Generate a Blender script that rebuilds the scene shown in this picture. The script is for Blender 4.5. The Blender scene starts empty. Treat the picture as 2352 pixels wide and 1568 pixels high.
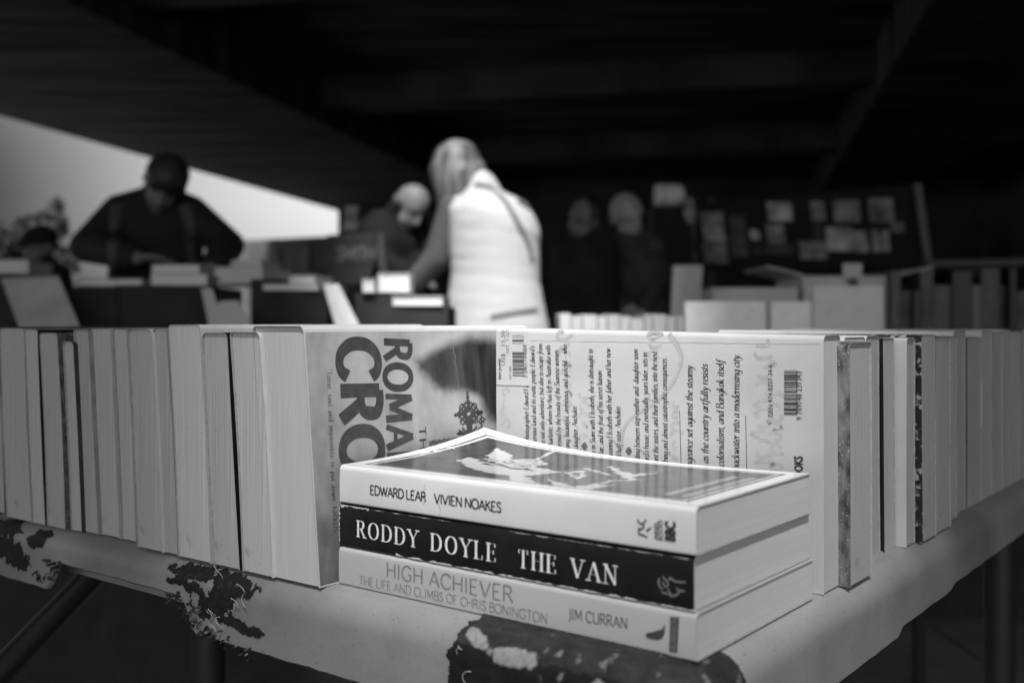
import bpy, bmesh, math, random
from mathutils import Vector, Matrix, noise
from mathutils.bvhtree import BVHTree
random.seed(7)
R = math.radians
scene = bpy.context.scene
col = scene.collection

# ------------------------------------------------------------------ camera, light, exposure
TZ = 0.74            # table top
CZ = TZ + 0.1325     # eye height
F = 2380.0           # focal length in units of a 2352 wide frame
cam = bpy.data.cameras.new('camera')
cam.lens = 36.0 * F / 2352.0
cam.sensor_width = 36.0
cam.shift_y = -39.0 / 2352.0
cam.clip_start = 0.02
cam.clip_end = 2000
cam.dof.use_dof = True
cam.dof.focus_distance = 0.565
cam.dof.aperture_fstop = 7.2
cam.dof.aperture_blades = 9
camo = bpy.data.objects.new('camera', cam)
col.objects.link(camo)
camo.location = (0, 0, CZ)
camo.rotation_euler = (R(90), 0, 0)
scene.camera = camo

SUN_EL = R(58)
SUN_AZ = Vector((0.0, -1.0, 0)).normalized()          # horizontal direction towards the sun
SUN = (SUN_AZ * math.cos(SUN_EL) + Vector((0, 0, math.sin(SUN_EL)))).normalized()

world = bpy.data.worlds.new('World')
scene.world = world
world.use_nodes = True
wn, wl = world.node_tree.nodes, world.node_tree.links
wn.clear()
w_out = wn.new('ShaderNodeOutputWorld')
w_bg = wn.new('ShaderNodeBackground')
w_bg.inputs['Strength'].default_value = 0.07
w_sky = wn.new('ShaderNodeTexSky')
w_sky.sky_type = 'NISHITA'
w_sky.sun_disc = False
w_sky.sun_elevation = SUN_EL
w_sky.sun_rotation = math.atan2(SUN.x, SUN.y)
w_sky.dust_density = 4.0
w_bw = wn.new('ShaderNodeRGBToBW')                        # black and white film
w_tc = wn.new('ShaderNodeTexCoord')
w_map = wn.new('ShaderNodeMapping')
w_map.inputs['Scale'].default_value = (1.6, 1.6, 2.2)
w_map.inputs['Location'].default_value = (-2.67, 7.25, 3.85)
w_no = wn.new('ShaderNodeTexNoise')
w_no.inputs['Scale'].default_value = 1.0
w_no.inputs['Detail'].default_value = 0.0
w_rm = wn.new('ShaderNodeMapRange')
w_rm.inputs['From Min'].default_value = 0.36
w_rm.inputs['From Max'].default_value = 0.64
w_rm.inputs['To Min'].default_value = 0.10
w_rm.inputs['To Max'].default_value = 2.3
w_mu = wn.new('ShaderNodeMath'); w_mu.operation = 'MULTIPLY'
wl.new(w_tc.outputs['Generated'], w_map.inputs['Vector'])
wl.new(w_map.outputs['Vector'], w_no.inputs['Vector'])
wl.new(w_no.outputs['Fac'], w_rm.inputs['Value'])
wl.new(w_sky.outputs['Color'], w_bw.inputs['Color'])
wl.new(w_bw.outputs['Val'], w_mu.inputs[0])
wl.new(w_rm.outputs['Result'], w_mu.inputs[1])
wl.new(w_mu.outputs[0], w_bg.inputs['Color'])
wl.new(w_bg.outputs[0], w_out.inputs['Surface'])

sl = bpy.data.lights.new('sun', 'SUN')
sl.energy = 5.0
sl.angle = R(4)
sl.color = (1, 1, 1)
so = bpy.data.objects.new('sun', sl)
col.objects.link(so)
so.rotation_euler = (-SUN).to_track_quat('-Z', 'Y').to_euler()
so.location = SUN * 30

scene.view_settings.view_transform = 'Standard'
scene.view_settings.look = 'None'
scene.view_settings.exposure = 1.16
scene.view_settings.gamma = 1.0
scene.render.engine = 'CYCLES'
scene.cycles.use_denoising = True
scene.cycles.max_bounces = 6
scene.cycles.diffuse_bounces = 4
scene.cycles.sample_clamp_indirect = 4.0

# ------------------------------------------------------------------ frames and helpers
U = Vector((-0.7923, 0.6101, 0)).normalized()     # along the left table edge, going away
V = Vector((0.6101, 0.7923, 0)).normalized()      # along the right table edge, going away
Z = Vector((0, 0, 1))
A0 = Vector((-0.0966, 0.521, TZ))                 # foot of the cross book at the left edge
B0 = Vector((0.1503, 0.5046, TZ))                 # foot of the blurb book at the right edge


def P(px, py, Y):
    return Vector(((px - 1176) / F * Y, Y, CZ - (py - 745) / F * Y))


def onplane(px, py, o, e1, e2):
    d = Vector(((px - 1176) / F, 1.0, -(py - 745) / F))
    n = e1.cross(e2)
    c = Vector((0, 0, CZ))
    t = (o - c).dot(n) / d.dot(n)
    q = c + d * t - o
    a11, a12, a22 = e1.dot(e1), e1.dot(e2), e2.dot(e2)
    b1, b2 = q.dot(e1), q.dot(e2)
    D = a11 * a22 - a12 * a12
    return ((b1 * a22 - b2 * a12) / D, (b2 * a11 - b1 * a12) / D)


class MB:
    """collects faces and links them as one mesh object"""
    def __init__(self):
        self.v, self.f, self.m, self.t = [], [], [], None
    def add(self, vs, fs, mi=0):
        b = len(self.v)
        self.v += [Vector(x) for x in vs]
        self.f += [tuple(b + i for i in q) for q in fs]
        self.m += [mi] * len(fs)
        return b
    def hexa(self, c, mi=0):
        self.add(c, [(0, 3, 2, 1), (4, 5, 6, 7), (0, 1, 5, 4), (1, 2, 6, 5), (2, 3, 7, 6), (3, 0, 4, 7)], mi)
    def box(self, o, ex, ey, ez, mi=0):
        o, ex, ey, ez = Vector(o), Vector(ex), Vector(ey), Vector(ez)
        self.hexa([o, o + ex, o + ex + ey, o + ey, o + ez, o + ex + ez, o + ex + ey + ez, o + ey + ez], mi)
    def aabb(self, x0, x1, y0, y1, z0, z1, mi=0):
        self.box((x0, y0, z0), (x1 - x0, 0, 0), (0, y1 - y0, 0), (0, 0, z1 - z0), mi)
    def prism(self, poly, z0, z1, mi=0):
        n = len(poly)
        vs = [Vector((p[0], p[1], z0)) for p in poly] + [Vector((p[0], p[1], z1)) for p in poly]
        fs = [tuple(range(n - 1, -1, -1)), tuple(range(n, 2 * n))]
        fs += [(i, (i + 1) % n, n + (i + 1) % n, n + i) for i in range(n)]
        self.add(vs, fs, mi)
    def tube(self, pts, r, n=10, mi=0, caps=True):
        pts = [Vector(p) for p in pts]
        rings = []
        ref = Vector((0.31, 0.2, 0.93)).normalized()
        for i, p in enumerate(pts):
            d = (pts[min(i + 1, len(pts) - 1)] - pts[max(i - 1, 0)]).normalized()
            a = d.cross(ref)
            if a.length < 1e-4:
                a = d.cross(Vector((1, 0, 0)))
            a.normalize(); b = d.cross(a)
            rr = r[i] if isinstance(r, (list, tuple)) else r
            rings.append([p + (a * math.cos(6.2832 * k / n) + b * math.sin(6.2832 * k / n)) * rr for k in range(n)])
        vs = [q for ring in rings for q in ring]
        fs = []
        for i in range(len(pts) - 1):
            for k in range(n):
                fs.append((i * n + k, i * n + (k + 1) % n, (i + 1) * n + (k + 1) % n, (i + 1) * n + k))
        if caps:
            fs.append(tuple(range(n - 1, -1, -1)))
            fs.append(tuple((len(pts) - 1) * n + k for k in range(n)))
        self.add(vs, fs, mi)
    def sheet(self, grid, th, mi=0, flip=1, rim_mi=None):
        """a bent sheet of real thickness th laid over a grid of points"""
        n, m = len(grid), len(grid[0])
        nor = []
        for i in range(n):
            row = []
            for j in range(m):
                a = grid[min(i + 1, n - 1)][j] - grid[max(i - 1, 0)][j]
                b = grid[i][min(j + 1, m - 1)] - grid[i][max(j - 1, 0)]
                c = a.cross(b)
                row.append(c.normalized() * flip if c.length > 0 else Z)
            nor.append(row)
        vs = [grid[i][j] for i in range(n) for j in range(m)]
        vs += [grid[i][j] - nor[i][j] * th for i in range(n) for j in range(m)]
        o = n * m
        fs = []
        for i in range(n - 1):
            for j in range(m - 1):
                q = (i * m + j, (i + 1) * m + j, (i + 1) * m + j + 1, i * m + j + 1)
                fs.append(q)
                fs.append(tuple(o + k for k in reversed(q)))
        rim = [(i, 0) for i in range(n)] + [(n - 1, j) for j in range(1, m)] + \
              [(i, m - 1) for i in range(n - 2, -1, -1)] + [(0, j) for j in range(m - 2, 0, -1)]
        for k in range(len(rim)):
            a, b = rim[k], rim[(k + 1) % len(rim)]
            ia, ib = a[0] * m + a[1], b[0] * m + b[1]
            fs.append((ia, o + ia, o + ib, ib))
        self.add(vs, fs, mi)
        if rim_mi is not None:
            for k in range(len(rim)):
                self.m[-1 - k] = rim_mi
            b_ = len(self.m) - len(fs)
            for k in range(1, 2 * (n - 1) * (m - 1), 2):
                self.m[b_ + k] = rim_mi
    def build(self, name, mats, parent=None, world=True, smooth=False, recalc=True, tone=None):
        me = bpy.data.meshes.new(name)
        vs = self.v
        if parent is not None and world:
            inv = root_matrix(parent).inverted()
            vs = [inv @ q for q in vs]
        me.from_pydata([tuple(q) for q in vs], [], self.f)
        if recalc:
            bm = bmesh.new(); bm.from_mesh(me)
            bmesh.ops.recalc_face_normals(bm, faces=bm.faces)
            bm.to_mesh(me); bm.free()
        if not isinstance(mats, (list, tuple)):
            mats = [mats]
        for q in mats:
            me.materials.append(q)
        me.polygons.foreach_set('material_index', self.m)
        if smooth:
            me.shade_smooth()
            if smooth is not True:
                me.set_sharp_from_angle(angle=R(smooth))
        if tone is not None:
            at = me.attributes.new('tone', 'FLOAT', 'POINT')
            at.data.foreach_set('value', tone)
        me.update()
        o = bpy.data.objects.new(name, me)
        col.objects.link(o)
        if parent is not None:
            o.parent = parent
        return o


def root_matrix(o):
    m = Matrix.LocRotScale(o.location, o.rotation_euler, o.scale)
    return root_matrix(o.parent) @ m if o.parent else m


def tag(o, label=None, cat=None, group=None, kind=None):
    if label: o['label'] = label
    if cat: o['category'] = cat
    if group: o['group'] = group
    if kind: o['kind'] = kind
    return o


def thing(name, label, cat, loc=(0, 0, 0), rz=0, group=None):
    o = bpy.data.objects.new(name, None)
    o.empty_display_size = 0.05
    o.location = loc
    o.rotation_euler = (0, 0, rz)
    col.objects.link(o)
    return tag(o, label, cat, group)


# ------------------------------------------------------------------ materials (all greys: black and white film)
def mat(name, base, rough=0.6, var=0.15, scale=40.0, stretch=(1, 1, 1), bump=0.0, bscale=None, spec=0.4,
        specks=0.0, sscale=300.0, speck_tone=0.05, metal=0.0, coat=0.0, attr=None, detail=5.0):
    m = bpy.data.materials.new(name)
    m.use_nodes = True
    nt = m.node_tree
    N, L = nt.nodes, nt.links
    b = N['Principled BSDF']
    tc = N.new('ShaderNodeTexCoord')
    mp = N.new('ShaderNodeMapping')
    mp.inputs['Scale'].default_value = stretch
    L.new(tc.outputs['Object'], mp.inputs['Vector'])
    no = N.new('ShaderNodeTexNoise')
    no.inputs['Scale'].default_value = scale
    no.inputs['Detail'].default_value = detail
    L.new(mp.outputs['Vector'], no.inputs['Vector'])
    mr = N.new('ShaderNodeMapRange')
    mr.inputs['From Min'].default_value = 0.3
    mr.inputs['From Max'].default_value = 0.7
    mr.inputs['To Min'].default_value = 1.0 - var
    mr.inputs['To Max'].default_value = 1.0 + var
    L.new(no.outputs['Fac'], mr.inputs['Value'])
    mu = N.new('ShaderNodeMath'); mu.operation = 'MULTIPLY'
    L.new(mr.outputs['Result'], mu.inputs[0])
    if attr:
        an = N.new('ShaderNodeAttribute'); an.attribute_name = attr
        L.new(an.outputs['Fac'], mu.inputs[1])
    else:
        mu.inputs[1].default_value = base
    out = mu.outputs[0]
    if specks > 0:
        n2 = N.new('ShaderNodeTexNoise')
        n2.inputs['Scale'].default_value = sscale
        n2.inputs['Detail'].default_value = 3.0
        L.new(tc.outputs['Object'], n2.inputs['Vector'])
        r2 = N.new('ShaderNodeMapRange')
        r2.inputs['From Min'].default_value = 0.66 - 0.1 * specks
        r2.inputs['From Max'].default_value = 0.74 - 0.08 * specks
        L.new(n2.outputs['Fac'], r2.inputs['Value'])
        mx = N.new('ShaderNodeMix'); mx.data_type = 'FLOAT'
        L.new(r2.outputs['Result'], mx.inputs['Factor'])
        L.new(out, mx.inputs[2])
        mx.inputs[3].default_value = speck_tone
        out = mx.outputs[0]
    L.new(out, b.inputs['Base Color'])
    b.inputs['Roughness'].default_value = rough
    b.inputs['Specular IOR Level'].default_value = spec
    b.inputs['Metallic'].default_value = metal
    b.inputs['Coat Weight'].default_value = coat
    b.inputs['Coat Roughness'].default_value = 0.10
    if bump > 0:
        nb = N.new('ShaderNodeTexNoise')
        nb.inputs['Scale'].default_value = bscale or scale
        nb.inputs['Detail'].default_value = 4.0
        L.new(mp.outputs['Vector'], nb.inputs['Vector'])
        bp = N.new('ShaderNodeBump')
        bp.inputs['Strength'].default_value = bump
        bp.inputs['Distance'].default_value = 0.001
        L.new(nb.outputs['Fac'], bp.inputs['Height'])
        L.new(bp.outputs['Normal'], b.inputs['Normal'])
    return m


M = {}
for k, t in enumerate((0.45, 0.40, 0.49, 0.37)):
    # page blocks of standing books: fine lines along the leaves (local y is the thickness)
    M['page%d' % k] = mat('page edges standing %d' % k, t, 0.85, 0.19, 1.0, (60, 1500, 9), bump=0.4, spec=0.15, detail=3, specks=0.01, sscale=70, speck_tone=t * 0.72)
M['page_smooth'] = mat('smooth trimmed page edges', 0.47, 0.8, 0.07, 1.0, (60, 1500, 20), bump=0.15, spec=0.2, detail=3)
M['page_flat'] = mat('page edges of lying books', 0.54, 0.85, 0.07, 1.0, (7, 7, 2400), bump=0.15, spec=0.15, detail=3)
M['cover_white'] = mat('white paperback card', 0.68, 0.38, 0.05, 60, bump=0.05, spec=0.4, specks=0.05, sscale=90, speck_tone=0.45)
M['cover_pale'] = mat('pale grey paperback card', 0.50, 0.42, 0.06, 60, bump=0.05, spec=0.4)
M['cover_mid'] = mat('mid grey paperback card', 0.25, 0.40, 0.2, 50, spec=0.4)
M['cover_dark'] = mat('dark paperback card', 0.035, 0.35, 0.5, 60, spec=0.45)
M['cover_black'] = mat('black paperback card', 0.010, 0.32, 0.3, 80, spec=0.4, specks=0.0)
M['cover_figured'] = mat('black card figured with pale foliage', 0.02, 0.35, 0.3, 60, spec=0.4, specks=1.1, sscale=260, speck_tone=0.36)
M['cover_scuffed'] = mat('scuffed mottled dark card', 0.11, 0.5, 0.8, 220, (1, 1, 0.5), spec=0.4, specks=0.6, sscale=900, speck_tone=0.30)
M['spine_blurb'] = mat('off white coated card', 0.42, 0.30, 0.045, 45, bump=0.04, spec=0.45, specks=0.02, sscale=120, speck_tone=0.4)
M['spine_lear'] = mat('white laminated card', 0.62, 0.25, 0.07, 25, bump=0.05, spec=0.5, specks=0.0)
M['spine_high'] = mat('cream grey card', 0.40, 0.35, 0.06, 55, (0.3, 1, 1), bump=0.05, spec=0.4, specks=0.03, sscale=200, speck_tone=0.35)
M['card_edge'] = mat('cut edge of cover card', 0.34, 0.9, 0.15, 300, spec=0.1)
M['worn'] = mat('bare worn board showing at an edge', 0.5, 0.9, 0.2, 500, spec=0.1)
M['crease'] = mat('crease in card', 0.36, 0.7, 0.2, 300)
M['ink'] = mat('black ink', 0.012, 0.45, 0.3, 200, spec=0.3)
M['ink_soft'] = mat('soft black ink', 0.055, 0.5, 0.3, 200, spec=0.3)
M['ink_grey'] = mat('grey ink', 0.19, 0.45, 0.15, 200, spec=0.4)
M['ink_rim'] = mat('darker grey ink rim', 0.10, 0.45, 0.15, 200, spec=0.4)
M['ink_faint'] = mat('faint grey ink', 0.37, 0.35, 0.10, 200, spec=0.4)
M['ink_rope'] = mat('printed rope shading', 0.26, 0.35, 0.3, 700, spec=0.4)
M['ink_white'] = mat('white lettering', 0.72, 0.45, 0.12, 300, spec=0.4)
M['ink_dim'] = mat('dim foil lettering', 0.16, 0.5, 0.2, 300, spec=0.4)
M['art'] = mat('printed cover picture', 0.5, 0.26, 0.03, 300, spec=0.5, attr='tone', coat=0.25)
M['art_gloss'] = mat('glossy printed cover picture', 0.5, 0.30, 0.02, 300, spec=0.45, attr='tone', coat=0.45, bump=0.03, bscale=60)
M['sticker'] = mat('price label paper', 0.45, 0.35, 0.04, 120, spec=0.4)
M['table'] = mat('moulded grey plastic', 0.235, 0.45, 0.30, 11, bump=0.25, bscale=180, spec=0.45, specks=0.05, sscale=520, speck_tone=0.12)
M['tape'] = mat('black worn tape', 0.5, 0.65, 0.2, 420, bump=0.12, bscale=500, spec=0.25, attr='tone')
M['string'] = mat('frayed pale thread', 0.36, 0.8, 0.2, 300)
M['metal'] = mat('dark painted steel', 0.016, 0.45, 0.2, 60, spec=0.5)
M['paving'] = mat('concrete paving', 0.14, 0.85, 0.35, 2.5, bump=0.4, bscale=40)
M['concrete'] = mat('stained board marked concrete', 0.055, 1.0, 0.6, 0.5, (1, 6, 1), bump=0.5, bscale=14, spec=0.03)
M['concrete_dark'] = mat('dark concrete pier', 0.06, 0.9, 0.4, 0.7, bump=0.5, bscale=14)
M['hoarding'] = mat('dark hoarding board', 0.055, 0.7, 0.3, 3)
M['hoarding_post'] = mat('grey hoarding post', 0.08, 0.7, 0.2, 3)
M['crate'] = mat('black crate board', 0.012, 0.8, 0.3, 20)
M['cloth_dark'] = mat('dark table cloth', 0.018, 0.9, 0.3, 20)
M['bark'] = mat('bark', 0.08, 0.9, 0.3, 9)
M['leaf'] = mat('leaves', 0.016, 0.95, 0.5, 3)
M['skin'] = mat('skin', 0.25, 0.5, 0.08, 30, bump=0.1, bscale=250)
M['skin_dark'] = mat('weathered skin', 0.15, 0.6, 0.15, 30, bump=0.1, bscale=250)
M['skin_pale'] = mat('pale skin', 0.36, 0.5, 0.08, 30, bump=0.1, bscale=250)
M['hair_fair'] = mat('fair hair', 0.20, 0.5, 0.95, 9, (3, 3, 0.25), bump=0.8, bscale=30)
M['hair_dark'] = mat('dark hair', 0.02, 0.5, 0.4, 30, (3, 3, 0.5), bump=0.6)
M['hair_grey'] = mat('cropped grey hair', 0.10, 0.7, 0.4, 80, bump=0.5)
M['vest'] = mat('white quilted nylon', 0.72, 0.55, 0.05, 9, (1, 1, 5), bump=0.6, bscale=9, spec=0.3)
M['knit'] = mat('grey knitted sleeve', 0.13, 0.9, 0.15, 60, bump=0.5, bscale=90)
M['strap'] = mat('grey webbing strap', 0.22, 0.8, 0.1, 60)
M['jacket_black'] = mat('black jacket cloth', 0.010, 0.85, 0.4, 12, bump=0.4, bscale=20)
M['jacket_trim'] = mat('charcoal jacket facing', 0.05, 0.8, 0.3, 20)
M['jacket_grey'] = mat('charcoal jacket cloth', 0.008, 0.85, 0.4, 12, bump=0.4, bscale=20)
M['coat_dark'] = mat('dark coat cloth', 0.016, 0.85, 0.4, 12)
M['coat_mid'] = mat('dark grey coat cloth', 0.045, 0.85, 0.4, 12)
M['trousers'] = mat('dark trousers', 0.02, 0.85, 0.3, 12)
M['eye'] = mat('dark eye', 0.02, 0.2, 0.1, 30)
M['signboard'] = mat('worn chalkboard', 0.014, 0.8, 0.4, 10)
M['board'] = mat('black display board', 0.008, 0.8, 0.3, 10)
M['chalk'] = mat('chalk lettering', 0.11, 0.9, 0.3, 80)
M['post'] = mat('grey metal post', 0.13, 0.5, 0.15, 20)
M['tub'] = mat('white plastic', 0.75, 0.45, 0.05, 10)
M['print_pale'] = mat('pale pinned print', 0.42, 0.6, 0.75, 9)
M['print_mid'] = mat('mid grey pinned print', 0.22, 0.6, 0.75, 9)
M['print_dark'] = mat('dark pinned print', 0.07, 0.6, 0.75, 9)
M['paper_bright'] = mat('bright white paper', 0.46, 0.5, 0.05, 12)
M['paper_grey'] = mat('grey card', 0.42, 0.6, 0.15, 9)
M['paper_dull'] = mat('dull grey card', 0.33, 0.6, 0.2, 9)

# ------------------------------------------------------------------ pen lettering: letter skeletons drawn with a nib
G = {
 'A': (8, "l .4 0 4 10;L 4 10 7.6 0;l 1.7 3.4 6.2 3.4", ".4 0 7.6 0"),
 'B': (6.6, "L 1 0 1 10;S 1 10 3.5 10 5.2 9.2 5.4 7.6 4.8 6 3.2 5.4 1 5.4;S 3 5.4 5 5 6 3.8 6 2.2 5 .6 3.4 0 1 0", ""),
 'C': (8, "S 7.4 8 6.4 9.4 4.6 10 2.6 9.4 1 7.4 .6 5 1 2.6 2.6 .6 4.6 0 6.4 .6 7.4 2", ""),
 'D': (8.4, "L 1 0 1 10;S 1 10 3.6 10 5.8 9.2 7.3 7.2 7.7 5 7.3 2.8 5.8 .8 3.6 0 1 0", "1 0 1 10"),
 'E': (6.6, "L 1 0 1 10;l 1 10 5.8 10;l 1 5.2 4.8 5.2;l 1 0 6 0;x 5.8 10 5.8 8;x 6 0 6 2.2;x 4.8 6.4 4.8 4", "1 0 1 10"),
 'F': (6.2, "L 1 0 1 10;l 1 10 5.6 10;l 1 5.2 4.6 5.2", "1 0"),
 'G': (8.4, "S 7.4 8.2 6.4 9.4 4.6 10 2.6 9.4 1 7.4 .6 5 1 2.6 2.6 .6 4.6 0 6.2 .4 7.4 1.4;L 7.4 4.4 7.4 1;l 5.2 4.4 7.6 4.4", ""),
 'H': (8, "L 1 0 1 10;L 7 0 7 10;l 1 5.2 7 5.2", "1 0 1 10 7 0 7 10"),
 'I': (2.8, "L 1.4 0 1.4 10", "1.4 0 1.4 10"),
 'J': (3.6, "L 2.4 10 2.4 1;S 2.4 1 1.9 -.9 .9 -1.7 -.2 -1.8", ""),
 'K': (7, "L 1 0 1 10;l 6 10 1 4.4;L 2.6 6.1 6.6 0", ""),
 'L': (6.2, "L 1 0 1 10;l 1 0 5.6 0;x 5.6 0 5.6 2.4", "1 0 1 10"),
 'M': (9.8, "l 1 0 1.4 10;L 1.4 10 4.8 1.6;l 4.8 1.6 8.2 10;L 8.2 10 8.8 0", "1 0 8.8 0"),
 'N': (8.6, "l 1 0 1 10;L 1 10 7.4 0;l 7.4 0 7.4 10", "1 0 1 10 7.4 10"),
 'O': (9, "s 4.5 10 2.4 9.3 1 7.4 .6 5 1 2.6 2.4 .7 4.5 0 6.6 .7 8 2.6 8.4 5 8 7.4 6.6 9.3", ""),
 'P': (6.4, "L 1 0 1 10;S 1 10 3.6 10 5.4 9.2 5.8 7.4 5.2 5.6 3.6 4.8 1 4.8", "1 0 1 10"),
 'R': (7.4, "L 1 0 1 10;S 1 10 3.6 10 5.4 9.2 5.8 7.6 5.2 5.8 3.6 5.1 1 5.1;L 3.6 5.1 6.9 0", "1 0 1 10 6.9 0"),
 'S': (6.2, "S 5.2 8.4 4.4 9.7 3 10 1.4 9.4 .9 7.8 1.6 6.2 3.2 5.2 4.8 4 5.4 2.4 4.8 .7 3 0 1.4 .3 .6 1.8", ""),
 'T': (7, "L 3.5 0 3.5 10;l .3 10 6.7 10;x .3 10 .3 7.8;x 6.7 10 6.7 7.8", "3.5 0"),
 'U': (8, "L 1 10 1 3.4;S 1 3.4 1.6 1 3.2 0 4.8 0 6.4 1 7 3.4;L 7 3.4 7 10", "1 10 7 10"),
 'V': (8, "L .4 10 4 0;l 4 0 7.6 10", ".4 10 7.6 10"),
 'W': (11, "L .4 10 3.2 0;l 3.2 0 5.6 9.6;L 5.6 9.6 8 0;l 8 0 10.6 10", ""),
 'Y': (7.8, "L .4 10 3.9 4.6;l 3.9 4.6 7.4 10;L 3.9 4.6 3.9 0", ".4 10 7.4 10 3.9 0"),
 'a': (5.6, "S 4.8 5.4 3.4 6 1.8 5 .8 3 .8 1 1.8 0 3.2 1 4.4 3.4;S 4.9 6 4.5 2.4 4.6 .4 5.4 .6", ""),
 'b': (5.6, "L 1.2 10 .9 1;S .9 3.5 2.2 5.6 3.8 6 4.8 4.6 4.6 2.2 3.2 .3 1.8 0 .9 1", ""),
 'c': (4.6, "S 4.4 5 3.4 6 2 5.6 .9 3.6 .9 1.4 2 0 3.4 .2 4.4 1.2", ""),
 'd': (5.8, "S 4.7 5.2 3.4 6 1.8 5 .8 3 .8 1 1.8 0 3.2 1 4.6 3.4;S 5 10 4.6 4 4.6 .5 5.5 .6", ""),
 'e': (4.6, "S .9 2.8 2.6 3.2 4 4.2 4 5.6 2.8 6 1.4 4.8 .8 2.6 1.2 .6 2.6 0 4.2 1.2", ""),
 'f': (3.6, "S 4.6 9.4 3.8 10 2.8 9 2.2 5 1.6 0 1 -2.8 -.4 -3.2;l .6 5.8 3.8 5.8", ""),
 'g': (5.4, "S 4.7 5.4 3.4 6 1.8 5 .8 3 1 1 2.2 .2 3.6 1.4 4.6 3.6;S 4.9 6 4.5 1 4 -2.4 2.4 -3.6 .6 -3", ""),
 'h': (5.8, "L 1.2 10 .8 0;S .9 3 2.6 5.4 4 6 4.6 4.8 4.4 1.4 4.6 .2 5.5 .6", ""),
 'i': (2.8, "S .4 5 1.2 6 1.5 5 1.2 1.4 1.5 .1 2.4 .6;L 1.7 8 1.8 8.6", ""),
 'k': (5.2, "L 1.2 10 .8 0;S 1 3 3 4.4 4.2 5.8;L 2 3.2 3 1 4.8 .2", ""),
 'l': (2.8, "S 1.5 10 1.2 4 1.3 .5 2.4 .6", ""),
 'm': (8.6, "S .3 5 1 6 1.1 4.6 .9 0;S 1 3 2.6 5.4 3.8 6 4.3 4.8 4 0;S 4.2 3 5.8 5.4 7 6 7.5 4.8 7.2 1.2 7.4 .2 8.2 .6", ""),
 'n': (5.8, "S .3 5 1 6 1.1 4.6 .9 0;S 1 3 2.6 5.4 4 6 4.6 4.8 4.4 1.2 4.6 .2 5.4 .6", ""),
 'o': (5.2, "s 2.7 6 1.3 5 .8 3 1.2 .9 2.5 0 3.9 .9 4.4 3 4 5.1", ""),
 'p': (5.6, "L 1.4 6 .7 -3.6;S 1.1 3.6 2.4 5.6 3.8 6 4.8 4.6 4.6 2.2 3.2 .2 1.8 0 1 1", ""),
 'q': (5.6, "S 4.8 5.4 3.4 6 1.8 5 .8 3 .8 1 1.8 0 3.2 1 4.4 3.4;L 5 6 4.2 -3.6", ""),
 'r': (4, "S .3 5 1 6 1.1 4.6 .9 0;S 1 3.2 2.2 5.4 3.2 6 3.9 5.6", ""),
 's': (4, "S 3.5 5.2 2.6 6 1.4 5.6 1.2 4.4 2.2 3.2 3.1 2 2.9 .6 1.8 0 .5 .8", ""),
 't': (3.4, "S 2 8 1.4 3 1.2 .8 1.9 0 3 .7;l .4 5.8 3.2 5.8", ""),
 'u': (5.8, "S .4 5 1.2 6 1.3 4.6 1 1.6 1.6 .1 3 .6 4.6 3;S 4.9 6 4.6 2 4.7 .3 5.5 .6", ""),
 'v': (5, "S .6 6 1.4 5.4 1.9 0;S 1.9 0 3.8 2.6 4.5 5 4 6", ""),
 'w': (7.4, "S .6 6 1.2 5 1.6 0;S 1.6 0 3.2 2.6 4 5.6;L 4 5.6 4.2 0;S 4.2 0 5.8 2.4 6.8 4.8 6.3 6", ""),
 'x': (4.8, "L .8 6 4 0;l 4.2 6 .4 0", ""),
 'y': (5.2, "S .5 5.6 1.4 6 1.7 3.4 2.4 .4;S 4.8 6 3.8 2.4 2.2 -1.8 .8 -3.6 -.4 -3.2", ""),
 'z': (4.6, "l .8 6 4 6 .6 0 4.2 0", ""),
 ',': (2.4, "S 1.2 .6 1.3 0 .7 -1.6", ""),
 '.': (2.4, "L 1.1 0 1.2 .7", ""),
 '-': (3.6, "l .5 2.8 3 2.8", ""),
 '/': (2, "S 1.4 10 1.4 9 .8 7.8", ""),
 '_': (7, "l .3 2.8 6.7 2.8", ""),
 ' ': (3, "", ""),
}


def spline(pts, closed, n=5):
    out = []
    m = len(pts)
    segs = m if closed else m - 1
    for i in range(segs):
        if closed:
            p0, p1, p2, p3 = (pts[(i + k - 1) % m] for k in range(4))
        else:
            p0, p1, p2, p3 = pts[max(i - 1, 0)], pts[i], pts[i + 1], pts[min(i + 2, m - 1)]
        for k in range(n):
            t = k / n
            out.append(tuple(0.5 * ((2 * p1[c]) + (-p0[c] + p2[c]) * t + (2 * p0[c] - 5 * p1[c] + 4 * p2[c] - p3[c]) * t * t +
                                    (-p0[c] + 3 * p1[c] - 3 * p2[c] + p3[c]) * t ** 3) for c in (0, 1)))
    if not closed:
        out.append(pts[-1])
    return out


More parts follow.
